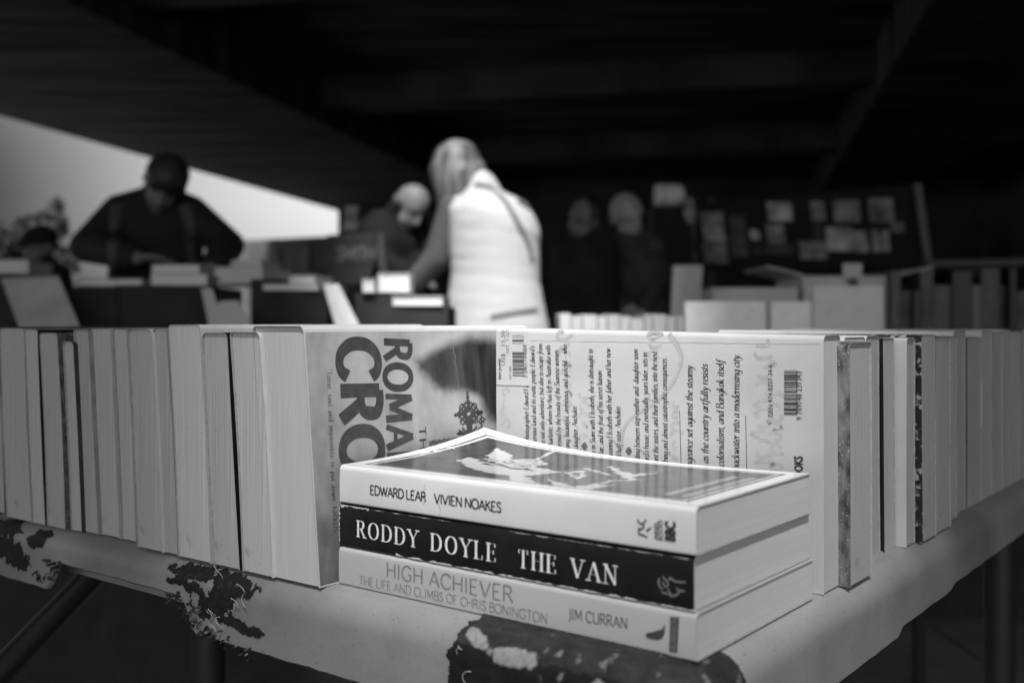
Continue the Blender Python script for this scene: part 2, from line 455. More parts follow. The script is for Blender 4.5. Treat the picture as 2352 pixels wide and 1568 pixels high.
def lettering(mb, text, mapper, height, length=None, nib=(1.0, 0.3, 0.0), thin=0.35, shear=0.0, track=0.0,
              serif=False, mi=0, wide=1.0, space=None):
    """adds ribbons for the text; mapper(x, y, layer) -> point, x along the line, y up; returns the line length"""
    s = height / 10.0
    adv = 0.0
    for ch in text:
        adv += (space if (ch == ' ' and space) else G[ch][0]) + track
    adv -= track
    sx = s * wide
    if length:
        sx = length / adv
    a, b, ang = nib
    ca, sa = math.cos(ang), math.sin(ang)
    x0, layer = 0.0, 0
    def ribbon(pts, closed, mult, layer):
        n = len(pts)
        vs = []
        for i, p in enumerate(pts):
            if closed:
                q0, q1 = pts[i - 1], pts[(i + 1) % n]
            else:
                q0, q1 = pts[max(i - 1, 0)], pts[min(i + 1, n - 1)]
            dx, dy = q1[0] - q0[0], q1[1] - q0[1]
            l = math.hypot(dx, dy) or 1.0
            nx, ny = -dy / l, dx / l
            h = 0.5 * mult * math.sqrt((a * (nx * ca + ny * sa)) ** 2 + (b * (-nx * sa + ny * ca)) ** 2)
            for sg in (1, -1):
                X, Y = p[0] + nx * h * sg, p[1] + ny * h * sg
                vs.append(mapper((x0 + X + shear * Y) * sx, Y * s, layer))
        m = n if closed else n - 1
        mb.add(vs, [(2 * i, 2 * i + 1, (2 * i + 3) % (2 * n), (2 * i + 2) % (2 * n)) for i in range(m)], mi)
    for ch in text:
        w, src, ser = G[ch]
        if ch == ' ' and space:
            w = space
        for st in src.split(';'):
            if not st.strip():
                continue
            tk = st.split()
            kind = tk[0]
            if kind == 'x' and not serif:
                continue
            c = [float(q) for q in tk[1:]]
            pts = list(zip(c[0::2], c[1::2]))
            layer = (layer + 1) % 5
            if kind == 'S':
                ribbon(spline(pts, False), False, 1.0, layer)
            elif kind == 's':
                ribbon(spline(pts, True), True, 1.0, layer)
            else:
                ribbon(pts, False, 1.0 if kind == 'L' else thin if kind == 'l' else max(thin, 0.3), layer)
        if serif and ser:
            c = [float(q) for q in ser.split()]
            for X, Y in zip(c[0::2], c[1::2]):
                layer = (layer + 1) % 5
                ribbon([(X - a * 1.0, Y), (X + a * 1.0, Y)], False, 1.4, layer)
        x0 += w + track
    return adv * sx


def plane_map(o, ex, ey, nrm, lift=0.00015):
    return lambda x, y, l=0: o + ex * x + ey * y + nrm * (lift + l * 0.000012)


def font_text(name, text, size, o, ex, ey, nrm, m, parent, bold=0.0, align='LEFT', length=None, spacing=1.0, lift=0.0002):
    """plain sans lettering from Blender's own built in font, turned into a mesh"""
    cu = bpy.data.curves.new(name, 'FONT')
    cu.body = text
    cu.size = size
    cu.offset = bold * size
    cu.align_x = align
    cu.space_character = spacing
    cu.resolution_u = 3
    tmp = bpy.data.objects.new('lettering draft', cu)
    col.objects.link(tmp)
    dg = bpy.context.evaluated_depsgraph_get()
    dg.update()
    me = bpy.data.meshes.new_from_object(tmp.evaluated_get(dg))
    bpy.data.objects.remove(tmp)
    bpy.data.curves.remove(cu)
    w = max((v.co.x for v in me.vertices), default=1.0) - min((v.co.x for v in me.vertices), default=0.0)
    k = (length / w) if length else 1.0
    inv = root_matrix(parent).inverted()
    for v in me.vertices:
        v.co = inv @ (o + ex * (v.co.x * k) + ey * v.co.y + nrm * lift)
    me.name = name
    me.materials.clear()
    me.materials.append(m)
    o2 = bpy.data.objects.new(name, me)
    col.objects.link(o2)
    o2.parent = parent
    return o2


# ------------------------------------------------------------------ the place: ground, bridge, sky line
mb = MB()
mb.add([(-600, -600, 0), (600, -600, 0), (600, 600, 0), (-600, 600, 0)], [(0, 1, 2, 3)])
tag(mb.build('ground', M['paving']), kind='structure')
mb = MB()
for i in range(-8, 12):
    for j in range(-3, 22):
        x, y = i * 0.6 + (0.3 if j % 2 else 0), j * 0.6
        mb.aabb(x + 0.006, x + 0.594, y + 0.006, y + 0.594, 0.004, 0.012 + 0.002 * random.random())
tag(mb.build('pavement', M['paving']), kind='structure')

HS = 3.0                                   # soffit height over the eye
ZS, ZR = CZ + HS, CZ + HS + 0.7            # girder soffit, recessed slab
D = Vector((0.2181, 0.9759, 0))            # direction the bridge spans
NN = Vector((0.9759, -0.2181, 0))          # across the bridge
bridge = thing('bridge', 'dark concrete road bridge overhead with broad girders, roofing the book market', 'bridge', (0, 0, 0))


def edge_x(y):
    return (-3.48 * HS + 0.2181 * y) / 0.9759


T1, T2 = Vector((0.03, 0.50, TZ + 0.07)), Vector((-0.10, 4.2, 1.30))
def up_to(p, z):
    return p + SUN * ((z - p.z) / SUN.z)
h1, h2 = up_to(T1, ZR), up_to(T2, ZR)
dy = (h2 - h1) / (h2.y - h1.y)
ya, yb = h1.y - 0.42, h2.y + 1.1
pa, pb = h1 + dy * (ya - h1.y), h2 + dy * (yb - h2.y)
wa, wb = 0.078, 0.62
HOLE = [(pa.x - wa, ya), (pa.x + wa, ya), (pb.x + wb * 1.15, yb), (pb.x - wb * 1.25, yb)]  # invented opening out of view, tapered to shape the pool of sun
mb = MB()
YB, YF, XR = -6.0, 27.0, 16.0
mb.prism([(edge_x(yb), yb), (XR, yb), (XR, YF), (edge_x(YF), YF)], ZR, ZR + 0.5)
mb.prism([(edge_x(ya), ya), HOLE[0], HOLE[3], (edge_x(yb), yb)], ZR, ZR + 0.5)
mb.prism([HOLE[1], (XR, ya), (XR, yb), HOLE[2]], ZR, ZR + 0.5)
mb.prism([(edge_x(YB), YB), (XR, YB), (XR, ya), (edge_x(ya), ya)], ZR, ZR + 0.5)
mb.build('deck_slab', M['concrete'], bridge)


yk = 0.55                                   # added bars that dim the sun through the far part of the invented opening
while yk < yb:
    f0 = (yk - ya) / (yb - ya)
    gx0, gx1 = HOLE[0][0] * (1 - f0) + HOLE[3][0] * f0, HOLE[1][0] * (1 - f0) + HOLE[2][0] * f0
    mb = MB(); mb.aabb(gx0 - 0.06, gx1 + 0.06, yk, yk + 0.030, ZR + 0.503, ZR + 0.53)
    mb.build('sun_dimming_bar', M['metal'], bridge)
    yk += 0.075


def girder(l0, l1, name, d0=-6.0, d1=27.6, z0=ZS, z1=ZR - 0.002):
    g = MB()
    c = [D * d0 + NN * l0, D * d0 + NN * l1, D * d1 + NN * l1, D * d1 + NN * l0]
    g.hexa([Vector((q.x, q.y, z0)) for q in c] + [Vector((q.x, q.y, z1)) for q in c])
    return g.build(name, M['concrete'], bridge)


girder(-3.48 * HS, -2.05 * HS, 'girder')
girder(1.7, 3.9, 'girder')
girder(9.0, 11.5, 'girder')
for k, dd in enumerate((9.0, 14.5, 20.0)):          # cross ribs between the girders
    g = MB()
    for (l0, l1) in ((-2.05 * HS + 0.003, 1.697), (3.903, 8.997)):
        c = [D * dd + NN * l0, D * dd + NN * l1, D * (dd + 0.7) + NN * l1, D * (dd + 0.7) + NN * l0]
        g.hexa([Vector((q.x, q.y, ZS + 0.25)) for q in c] + [Vector((q.x, q.y, ZR - 0.003)) for q in c])
    g.build('cross_rib', M['concrete'], bridge)
mb = MB()
mb.aabb(-4.43, XR, 26.4, 27.2, 0, ZR - 0.004)
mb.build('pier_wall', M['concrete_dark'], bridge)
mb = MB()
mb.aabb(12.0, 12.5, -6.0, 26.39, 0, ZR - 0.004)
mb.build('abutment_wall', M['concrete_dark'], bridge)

hoard = thing('hoarding', 'dark site hoarding with posts closing the far left end under the bridge', 'hoarding', (-6, 24, 0))
mb = MB()
mb.hexa([(-8.7, 24, 0.0), (-3.9, 24.0, 0), (-3.9, 24.06, 0), (-8.7, 24.06, 0), (-8.7, 24, 2.70), (-3.9, 24.0, 2.93), (-3.9, 24.06, 2.93), (-8.7, 24.06, 2.70)])
mb.build('panel', M['hoarding'], hoard)
for k in range(7):
    mb = MB(); x = -8.5 + k * 0.72
    mb.aabb(x, x + 0.22, 23.93, 23.997, 0, 2.55 + 0.03 * k)
    mb.build('post', M['hoarding_post'], hoard)


def tree(x, y, hgt, rad, label, seed):
    rnd = random.Random(seed)
    t = thing('tree', label, 'tree', (x, y, 0), 0, 'trees beyond the bridge')
    m2 = MB()
    m2.tube([(x, y, 0), (x + 0.1, y, hgt * 0.3), (x, y + 0.1, hgt * 0.6), (x + 0.1, y, hgt * 0.85)], [0.28, 0.22, 0.14, 0.05], 8)
    for k in range(7):
        a = rnd.random() * 6.28
        z = hgt * (0.35 + 0.06 * k)
        m2.tube([(x, y, z), (x + math.cos(a) * rad * 0.5, y + math.sin(a) * rad * 0.5, z + rad * 0.35),
                 (x + math.cos(a) * rad * 0.85, y + math.sin(a) * rad * 0.85, z + rad * 0.45)], [0.1, 0.06, 0.02], 6)
    m2.build('trunk', M['bark'], t)
    m3 = MB()
    cl = [(Vector((rnd.gauss(0, 1), rnd.gauss(0, 1), rnd.gauss(0, 0.8))) * rad * 0.42) for _ in range(26)]
    for c in cl:
        for _ in range(150):
            d = Vector((rnd.gauss(0, 1), rnd.gauss(0, 1), rnd.gauss(0, 1))) * rad * 0.15
            p = Vector((x, y, hgt * 0.68)) + c + d
            a1 = Vector((rnd.gauss(0, 1), rnd.gauss(0, 1), rnd.gauss(0, 1))).normalized() * 0.16
            a2 = a1.cross(Vector((rnd.gauss(0, 1), rnd.gauss(0, 1), rnd.gauss(0, 1)))).normalized() * 0.10
            m3.add([p - a1, p - a2, p + a1, p + a2], [(0, 1, 2, 3)])
    m3.build('crown', M['leaf'], t, recalc=False)


tree(-16.6, 34, 4.0, 1.7, 'dim rounded tree at the far left edge, beyond the bridge', 3)
tree(-19.6, 44, 7.4, 0.75, 'small high wisp of a treetop left of the black jacketed man', 9)

# ------------------------------------------------------------------ the folding table
T_S, T_V = B0.dot(U) - 0.0103, A0.dot(V) - 0.006      # outer corner in (u, v)
def uv(u, v, z):
    return U * u + V * v + Z * z
RC = 0.028
table = thing('folding_table', 'grey plastic folding table in front, its chipped edge patched with black tape', 'table', uv(T_S + 0.33, T_V + 0.67, 0), math.atan2(V.y, V.x))
TU, TV = 0.66, 1.35
# perimeter path: from far along the left edge to the corner, round it, away along the right edge
path = []
n1 = 170
for i in range(n1 + 1):
    s = (TU - RC) * (1 - (i / n1)) ** 1.0
    path.append((T_S + RC + s, T_V, 0.0, -1.0, s))
for i in range(1, 13):
    a = i / 13 * math.pi / 2
    path.append((T_S + RC - RC * math.sin(a), T_V + RC - RC * math.cos(a), -math.sin(a), -math.cos(a), -RC * a))
n2 = 150
for i in range(n2 + 1):
    s = (TV - RC) * (i / n2)
    path.append((T_S, T_V + RC + s, -1.0, 0.0, -RC * 1.5708 - s))


def apron_depth(s):
    """height of the apron below the top, by distance along the edge from the corner"""
    h = 0.038
    if 0.26 < s < 0.47:                          # hand hold recess in the left apron
        e = min((s - 0.283) / 0.014, (0.445 - s) / 0.020)
        e = max(0.0, min(1.0, e))
        h -= 0.019 * (3 * e * e - 2 * e ** 3)
    if -0.36 < s < -0.255:
        h -= 0.004
    if s < -0.36:
        h -= 0.007
    h += 0.0007 * noise.noise(Vector((s * 60, 0, 3))) + 0.0005 * noise.noise(Vector((s * 240, 2, 3)))
    return h


RR = 0.014
def profile(h):
    pr = [(0.026, 0.0), (0.0215, 0.0), (0.0205, 0.0008), (0.0190, 0.0009), (0.0175, -0.0003)]
    for k in range(9):
        a = k / 8 * math.pi / 2
        pr.append((RR - RR * math.sin(a) + 0.0006 * k / 8, -0.0003 - (RR - RR * math.cos(a))))
    for k in range(1, 8):
        pr.append((0.0006 * (1 - k / 7), -0.0003 - RR - (h - RR) * k / 7))
    pr += [(0.0008, -h - 0.0012), (0.0032, -h - 0.0016), (0.0042, -h), (0.0046, -0.016), (0.012, -0.009), (0.026, -0.008)]
    return pr


grid = []
for (u, v, nu, nv, s) in path:
    pr = profile(apron_depth(s))
    grid.append([uv(u - nu * d, v - nv * d, TZ + z) for d, z in pr])
mb = MB()
nn, mm = len(grid), len(grid[0])
mb.add([p for row in grid for p in row],
       [(i * mm + j, (i + 1) * mm + j, (i + 1) * mm + j + 1, i * mm + j + 1) for i in range(nn - 1) for j in range(mm - 1)])
# deck: a fan from the inner line to the far corner
inner = [g[0] for g in grid]
far = uv(T_S + TU, T_V + TV, TZ)
b0 = mb.add(inner + [far], [])
mb.f.append(tuple(range(b0, b0 + len(inner) + 1))); mb.m.append(0)
low = [g[-1] for g in grid]
b0 = mb.add(low + [far - Z * 0.008], [])
mb.f.append(tuple(reversed(range(b0, b0 + len(low) + 1)))); mb.m.append(0)
mb.build('tabletop', M['table'], table, smooth=40)
# stiffening rail seen behind the hand hold, legs and braces
mb = MB()
mb.box(uv(T_S + 0.16, T_V + 0.022, TZ - 0.033), U * 0.5, V * 0.02, Z * 0.0235)
mb.build('stiffening_rail', M['table'], table)
for (su, sv) in ((0.496, 0.143), (0.496, 1.22), (0.05, 1.22), (0.05, 0.69)):
    m2 = MB(); m2.tube([uv(T_S + su, T_V + sv, TZ - 0.0085), uv(T_S + su, T_V + sv, 0.0)], 0.0135, 12)
    m2.build('leg', M['metal'], table, smooth=40)
m2 = MB()
m2.tube([uv(T_S + 0.496, T_V + 0.143, 0.2), uv(T_S + 0.05, T_V + 0.69, 0.2)], 0.010, 10)
m2.build('brace', M['metal'], table, smooth=40)
m2 = MB()
m2.tube([P(215, 1320, 0.96), P(-120, 1665, 0.85)], 0.012, 10)
m2.build('brace', M['metal'], table, smooth=40)


def edge_point(s, q):
    """point of the table edge at distance s from the corner, q metres down the outside from the ridge"""
    if s >= 0:
        u, v, nu, nv = T_S + RC + s, T_V, 0.0, -1.0
    elif s > -RC * 1.5708:
        a = -s / RC
        u, v, nu, nv = T_S + RC - RC * math.sin(a), T_V + RC - RC * math.cos(a), -math.sin(a), -math.cos(a)
    else:
        u, v, nu, nv = T_S, T_V + RC + (-s - RC * 1.5708), -1.0, 0.0
    L1 = RR * math.pi / 2
    if q < 0:
        d, z, nd, nz = RR + 0.0004 - q, 0.0, 0.0, 1.0
        if d > 0.0165:
            z = 0.0011
    elif q < L1:
        a = q / RR
        d, z, nd, nz = RR - RR * math.sin(a) + 0.0006 * a / 1.5708, -0.0003 - (RR - RR * math.cos(a)), math.sin(a), math.cos(a)
    else:
        d, z, nd, nz = 0.0006 * (1 - (q - L1) / 0.024), -0.0003 - RR - (q - L1), 1.0, 0.0
    p = uv(u - nu * d, v - nv * d, TZ + z)
    n = (U * nu + V * nv) * nd + Z * nz
    return p, n


def patch(name, s0, s1, q0, q1, mask, tone, step=0.0006, lift=0.0003, label=None):
    ns, nq = int((s1 - s0) / step), int((q1 - q0) / step)
    idx, vs, tn = {}, [], []
    m2 = MB()
    fs = []
    def vid(i, j):
        if (i, j) not in idx:
            s, q = s0 + i * step, q0 + j * step
            p, n = edge_point(s, q)
            tt = tone(s, q)
            lf = lift + 0.0002 * max(0, noise.noise(Vector((s * 500, q * 500, 4.0))))
            idx[(i, j)] = len(vs)
            vs.append(p + n * lf); tn.append(tt)
        return idx[(i, j)]
    for i in range(ns):
        for j in range(nq):
            s, q = s0 + (i + .5) * step, q0 + (j + .5) * step
            if mask(s, q) > 0 and q < RR * 1.57 + apron_depth(s) - RR + 0.0005:
                fs.append((vid(i, j), vid(i + 1, j), vid(i + 1, j + 1), vid(i, j + 1)))
    m2.add(vs, fs)
    o = m2.build(name, M['tape'], table, recalc=False, tone=tn, smooth=True)
    if label: o['label'] = label
    return o


def fbm(x, y, z=0.0):
    return noise.noise(Vector((x, y, z))) + 0.5 * noise.noise(Vector((2.1 * x, 2.1 * y, z + 7))) + 0.25 * noise.noise(Vector((4.3 * x, 4.3 * y, z + 13)))


def blob_mask(blobs, amp=0.5, fr=170, z=0.0):
    def f(s, q):
        best = -9
        for (cs, cq, rs, rq, rot) in blobs:
            x, y = s - cs, q - cq
            c, sn = math.cos(rot), math.sin(rot)
            a, b = (x * c + y * sn) / rs, (-x * sn + y * c) / rq
            best = max(best, 1 - math.sqrt(a * a + b * b))
        return best + amp * fbm(s * fr, q * fr, z)
    return f


dark_tone = lambda s, q: 0.010 + 0.02 * max(0, fbm(s * 300, q * 300, 5))
# ------------------------------------------------------------------ books
ROTL = math.atan2(V.y, V.x)        # left row: local x runs inward along V, y along U
ROTR = math.atan2(U.y, U.x)        # right row: local x runs inward along U, y along -V


def section(t, w, r, lean, bow, inset=0.0, round_foot=0.0):
    """closed outline without the foot, (y, z) going up one side, over the spine, down the other"""
    a, b, top = inset, t - inset, w - inset
    r = max(0.0006, r - inset)
    pts = []
    zf = round_foot
    for k in range(9):
        pts.append((a, zf + (top - r - zf) * k / 8))
    for k in range(1, 5):
        an = k / 4 * math.pi / 2
        pts.append((a + r - r * math.cos(an), top - r + r * math.sin(an)))
    for k in range(0, 4):
        an = math.pi / 2 - k / 4 * math.pi / 2
        pts.append((b - r + r * math.cos(an), top - r + r * math.sin(an)))
    for k in range(9):
        pts.append((b, top - r - (top - r - zf) * k / 8))
    return [(y + lean * z + bow * math.sin(math.pi * min(1, z / w)), z) for y, z in pts]


def standing_book(name, label, loc, rot, L, t, w, cover, page, r=0.003, lean=0.0, bow=0.0, group=None, cat='book', short=0.0008):
    root = thing(name, label, cat, loc, rot, group)
    m2 = MB()
    sec = section(t, w, r, lean, bow)
    xs = [0.0, L * 0.3, L * 0.7, L]
    wob = random.uniform(-0.0006, 0.0006)
    m2.sheet([[Vector((x + (wob * z / w if x == 0 else 0), y, z)) for y, z in sec] for x in xs], 0.0004, flip=1, rim_mi=1)
    c = m2.build('cover', [M[cover], M['card_edge']], root, world=False, smooth=35)
    m3 = MB()
    sec = section(t, w, r, lean, bow, 0.0006, 0.0004)
    n = len(sec)
    x0 = short
    vs = [Vector((x0, y, z)) for y, z in sec] + [Vector((L - 0.001, y, z)) for y, z in sec]
    fs = [tuple(range(n)), tuple(reversed(range(n, 2 * n)))] + [(i, (i + 1) % n, n + (i + 1) % n, n + i) for i in range(n)]
    m3.add(vs, fs)
    m3.build('page_block', M[page], root, world=False)
    return root


def cover_of(root):
    return next(c for c in root.children if c.name.split('.')[0] == 'cover')


def left_s(px, o=0.0):
    k = (px - 1176) / F
    b = A0 - V * o
    return (-b.x * -1 * -1 + k * b.y) / (U.x - k * U.y) if False else (k * b.y - b.x) / (U.x - k * U.y)


def right_s(px, o=0.0):
    k = (px - 1176) / F
    b = B0 - U * o
    return (k * b.y - b.x) / (V.x - k * V.y)


# left row, from the thick white paged book away: px of the right and left foot, overhang, height, cover, page, label
LG = 'paperbacks standing spine up along the left table edge'
LEFT = [
 (626, 557, 0.001, 0.1285, 'cover_pale', 'page0', 'paperback with striped page edges, touching the thick cross covered paperback'),
 (551, 491, 0.001, 0.1280, 'cover_black', 'page1', 'black covered paperback with smooth pages, second beyond the cross covered one'),
 (484, 409, 0.001, 0.1325, 'cover_pale', 'page2', 'tall thick paperback whose top stands proud, right against the black cover'),
 (408, 374, 0.000, 0.1305, 'cover_mid', 'page3', 'narrow grey paged paperback on the far side of the tall thick one'),
 (373, 315, 0.001, 0.1300, 'cover_pale', 'page1', 'wide plain paperback above the dark hand hold end of the table edge'),
 (313, 280, -0.006, 0.1298, 'cover_mid', 'page0', 'slim paperback, first of the ones set back from the table edge'),
 (275, 227, -0.006, 0.1300, 'cover_pale', 'page0', 'pale square topped paperback between two slim set back ones'),
 (226, 191, -0.004, 0.1292, 'cover_mid', 'page1', 'slim paperback right of the shortest book in the left row'),
 (188, 163, -0.002, 0.1215, 'cover_dark', 'page0', 'shortest and thinnest paperback of the left row, beside a dark cover'),
 (150, 108, 0.000, 0.1270, 'cover_scuffed', 'page1', 'paperback with dark mottled cover showing beside the shortest book'),
 (104, 74, 0.001, 0.1292, 'cover_black', 'page0', 'slim paperback with dark gaps on both sides near the left border'),
 (73, 15, 0.001, 0.1300, 'cover_mid', 'page1', 'broad paperback, last one wholly visible at the left border'),
 (11, -50, -0.004, 0.1310, 'cover_dark', 'page3', 'paperback cut by the left border of the photo'),
]
for (pr, pl, o, h, cv, pg, lb) in LEFT:
    s0, s1 = left_s(pr, o), left_s(pl, o)
    L = random.uniform(0.172, 0.198)
    standing_book('paperback', lb, A0 + U * s0 - V * o, ROTL, L, s1 - s0, h, cv, pg, r=random.uniform(0.002, 0.0045),
                  lean=0.080 + random.uniform(-0.004, 0.006), bow=random.uniform(-0.0012, 0.0012), group=LG)

RG = 'paperbacks standing spine up along the right table edge'
RIGHT = [  # s from, s to, overhang, height, cover, page, label
 (0.0260, 0.0590, 0.0055, 0.1235, 'cover_scuffed', 'page1', 'paperback with scuffed mottled dark cover, jutting out beside the blurb book'),
 (0.0600, 0.0930, -0.009, 0.1255, 'cover_pale', 'page2', 'recessed paperback directly behind the jutting mottled one, only its top showing'),
 (0.0940, 0.1165, -0.009, 0.1262, 'cover_pale', 'page3', 'recessed narrow paperback, first seen past the jutting mottled one'),
 (0.1175, 0.1375, -0.007, 0.1245, 'cover_black', 'page1', 'dull paged paperback left of the one with its pale side showing'),
 (0.1390, 0.1560, -0.001, 0.1245, 'cover_pale', 'page3', 'paperback turned to show its pale cover side in the right row'),
 (0.1580, 0.1870, 0.0030, 0.1262, 'cover_figured', 'page3', 'paperback with black cover figured in pale leaves'),
 (0.1890, 0.2240, 0.0020, 0.1250, 'cover_black', 'page3', 'thick paperback directly past the black figured cover'),
 (0.2250, 0.2590, -0.003, 0.1245, 'cover_mid', 'page1', 'second paperback past the black figured cover'),
 (0.2600, 0.2935, -0.006, 0.1280, 'cover_pale', 'page3', 'paperback with a dark spot near the top of its page edges'),
 (0.2960, 0.3390, -0.006, 0.1230, 'cover_dark', 'page3', 'wide low paperback in the far part of the right row'),
 (0.3400, 0.3720, -0.006, 0.1280, 'cover_pale', 'page1', 'blurred pale paperback next after the wide low one'),
 (0.3725, 0.4050, -0.006, 0.1270, 'cover_mid', 'page3', 'blurred paperback, fifth from the right border'),
 (0.4060, 0.4330, -0.006, 0.1285, 'cover_pale', 'page3', 'blurred paperback, fourth from the right border'),
 (0.4340, 0.4700, -0.006, 0.1270, 'cover_mid', 'page1', 'blurred paperback, third from the right border'),
 (0.4715, 0.5010, -0.006, 0.1280, 'cover_dark', 'page3', 'blurred paperback, second from the right border'),
 (0.5020, 0.5400, -0.006, 0.1270, 'cover_mid', 'page3', 'blurred paperback cut by the right border'),
]
for (s0, s1, o, h, cv, pg, lb) in RIGHT:
    ob = standing_book('paperback', lb, B0 + V * s1 - U * o, ROTR, random.uniform(0.172, 0.192), s1 - s0, h, cv, pg,
                  r=random.uniform(0.002, 0.004), lean=0.012 + random.uniform(-0.006, 0.006), bow=random.uniform(-0.0008, 0.0008), group=RG)

# -- the thick paperback with the cross picture (front cover faces the right, text runs down)
LN = 0.088
CT = 0.0405
cross = standing_book('paperback', 'thick glossy paperback picturing a cross under storm cloud, end of the left row', A0 + U * 0.0004, ROTL, 0.190, CT, 0.1318,
                      'cover_pale', 'page_smooth', r=0.003, lean=LN, bow=0.0)
E1, E2 = V.copy(), (Z + U * LN)
NF = E1.cross(E2).normalized()
if NF.dot(U) > 0: NF = -NF
CO = A0 + U * 0.0004
def cpx(px, py): return onplane(px, py, CO, E1, E2)
ap = [cpx(*q) for q in ((936, 822), (990, 790), (1040, 768), (1079, 758), (1127, 762), (1175, 780), (1175, 1000), (1112, 972), (1096, 925), (1060, 914), (1020, 914), (984, 898), (956, 862))]
def inpoly(x, y, poly):
    c = False
    n = len(poly)
    for i in range(n):
        x1, y1 = poly[i]; x2, y2 = poly[i - 1]
        if (y1 > y) != (y2 > y) and x < (x2 - x1) * (y - y1) / (y2 - y1) + x1:
            c = not c
    return c
def segd(x, y, a, b):
    dx, dy = b[0] - a[0], b[1] - a[1]
    t = max(0, min(1, ((x - a[0]) * dx + (y - a[1]) * dy) / (dx * dx + dy * dy + 1e-12)))
    return math.hypot(x - a[0] - t * dx, y - a[1] - t * dy)
# generic ornate cross on a railing
ct = cpx(1076, 910); cb = cpx(1078, 1010); cl_, cr_ = cpx(1050, 950), cpx(1102, 950)
ctr = ((cl_[0] + cr_[0]) / 2, (cl_[1] + cr_[1]) / 2)
rw, rh = (cr_[0] - cl_[0]) / 2, (cpx(1076, 920)[1] - cpx(1076, 980)[1]) / 2
rail = [cpx(975, 990), cpx(1150, 990), cpx(1150, 1060), cpx(975, 1060)]
rail_a0, rail_b = cpx(985, 1000)[0], cpx(1060, 1002)[1]
fin = cpx(1106, 965)
def art_cross(a, b):
    n1, n2 = fbm(a * 45, b * 45, 1), fbm(a * 160, b * 60, 2)
    t = 0.17 + 0.22 * min(1, b / 0.125) + 0.08 * n1 + 0.03 * n2  # printed cloud tone, with gloss glare painted in as a paler top
    # streaked dark storm column
    d = 0.0
    wob = 0.0016 * fbm(a * 90, b * 90, 9)
    if inpoly(a + wob, b + wob, ap):
        ed = min(segd(a + wob, b + wob, ap[i - 1], ap[i]) for i in range(len(ap)))
        d = min(1.0, ed / 0.009)
        d = d * d * (3 - 2 * d)
        d *= 0.97 + 0.10 * fbm(a * 110, b * 16, 4) - (0.22 if abs(a - 0.118 + 0.10 * (b - 0.09) - 0.0012 * fbm(b * 260, 0, 7)) < 0.0003 else 0)
    t = t * (1 - d) + 0.022 * d
    # cross: thin ornate lattice
    dx, dy = (a - ctr[0]) / rw, (b - ctr[1]) / rh
    rr = abs(dx) + abs(dy)
    k = 0.0
    if abs(dx) < 0.26 and -3.2 < dy < 0.4: k = 1
    if abs(dx) < 0.10 and 0 < dy < 1.75: k = 1
    if abs(dy) < 0.14 and abs(dx) < 1.15: k = 1
    if rr < 1.18: k = 1 if (math.sin(dx * 15 + 1) * math.sin(dy * 15 + 1) < 0.45) else k
    if (dx * dx + dy * dy) ** .5 < 0.36: k = 1 if (dx * dx + dy * dy) ** .5 > 0.14 else 0
    for sx in (-1, 1):
        for sy in (-1, 1):
            q = math.hypot(dx - sx * 0.52, dy - sy * 0.52)
            if 0.16 < q < 0.30: k = 1
    for sx, sy in ((1.15, 0), (-1.15, 0), (0, 1.25)):
        if math.hypot(dx - sx, dy - sy) < 0.16: k = 1
    fx, fy = (a - fin[0]) / (rw * 0.5), (b - fin[1]) / (rh * 0.5)
    if abs(fx) + abs(fy) < 0.9 and math.sin(fx * 9) * math.sin(fy * 9) < 0.3: k = 1
    if abs(fx) < 0.12 and abs(fy) < 1.6: k = 1
    if a > rail_a0 and b < rail_b + 0.0012 * fbm(a * 900, 0, 3) - 0.10 * max(0, (0.10 - a)) * 0:
        k = max(k, 0.72 + 0.35 * fbm(a * 700, b * 700, 6))
    for ang in (-0.9, -0.55, 0.55, 0.9, 1.2, -1.2):      # spiky leaves at the foot of the cross
        p2 = (ctr[0] + math.sin(ang) * rw * 1.2, rail_b + math.cos(ang) * rh * 0.7)
        if segd(a, b, (ctr[0], rail_b), p2) < 0.0008: k = 1
    k = max(0.0, min(1.0, k))
    t = t * (1 - k) + 0.035 * k
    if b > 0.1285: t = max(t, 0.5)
    # plain dark foot band
    t *= 1 - 0.22 * max(0.0, min(1.0, (0.037 - b + 0.002 * n1) / 0.005))
    return max(0.015, t)
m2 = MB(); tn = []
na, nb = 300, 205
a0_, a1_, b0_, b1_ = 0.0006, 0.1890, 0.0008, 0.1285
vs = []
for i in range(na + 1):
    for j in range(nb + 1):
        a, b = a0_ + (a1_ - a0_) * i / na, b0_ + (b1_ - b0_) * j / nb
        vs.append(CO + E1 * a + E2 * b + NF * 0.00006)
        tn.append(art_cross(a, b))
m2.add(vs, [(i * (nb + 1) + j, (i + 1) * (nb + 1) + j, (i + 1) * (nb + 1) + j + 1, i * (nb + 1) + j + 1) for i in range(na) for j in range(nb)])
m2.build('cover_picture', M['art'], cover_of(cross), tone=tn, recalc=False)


def rot_text(mbx, o, e1, e2, nrm, p_start, p_end, text, height, pxf, side, **kw):
    """text between two picture points on a plane; side +1: letter tops to the right of travel's left hand"""
    s0, s1 = pxf(*p_start), pxf(*p_end)
    d = (Vector((s1[0] - s0[0], s1[1] - s0[1])))
    ln = d.length
    d.normalize()
    up = Vector((-d.y, d.x)) * side
    w0 = o + e1 * s0[0] + e2 * s0[1]
    return lettering(mbx, text, plane_map(w0, e1 * d.x + e2 * d.y, e1 * up.x + e2 * up.y, nrm), height, length=ln, **kw)


heavy = dict(nib=(2.9, 2.0, 0.0), thin=0.75)
t1 = MB()
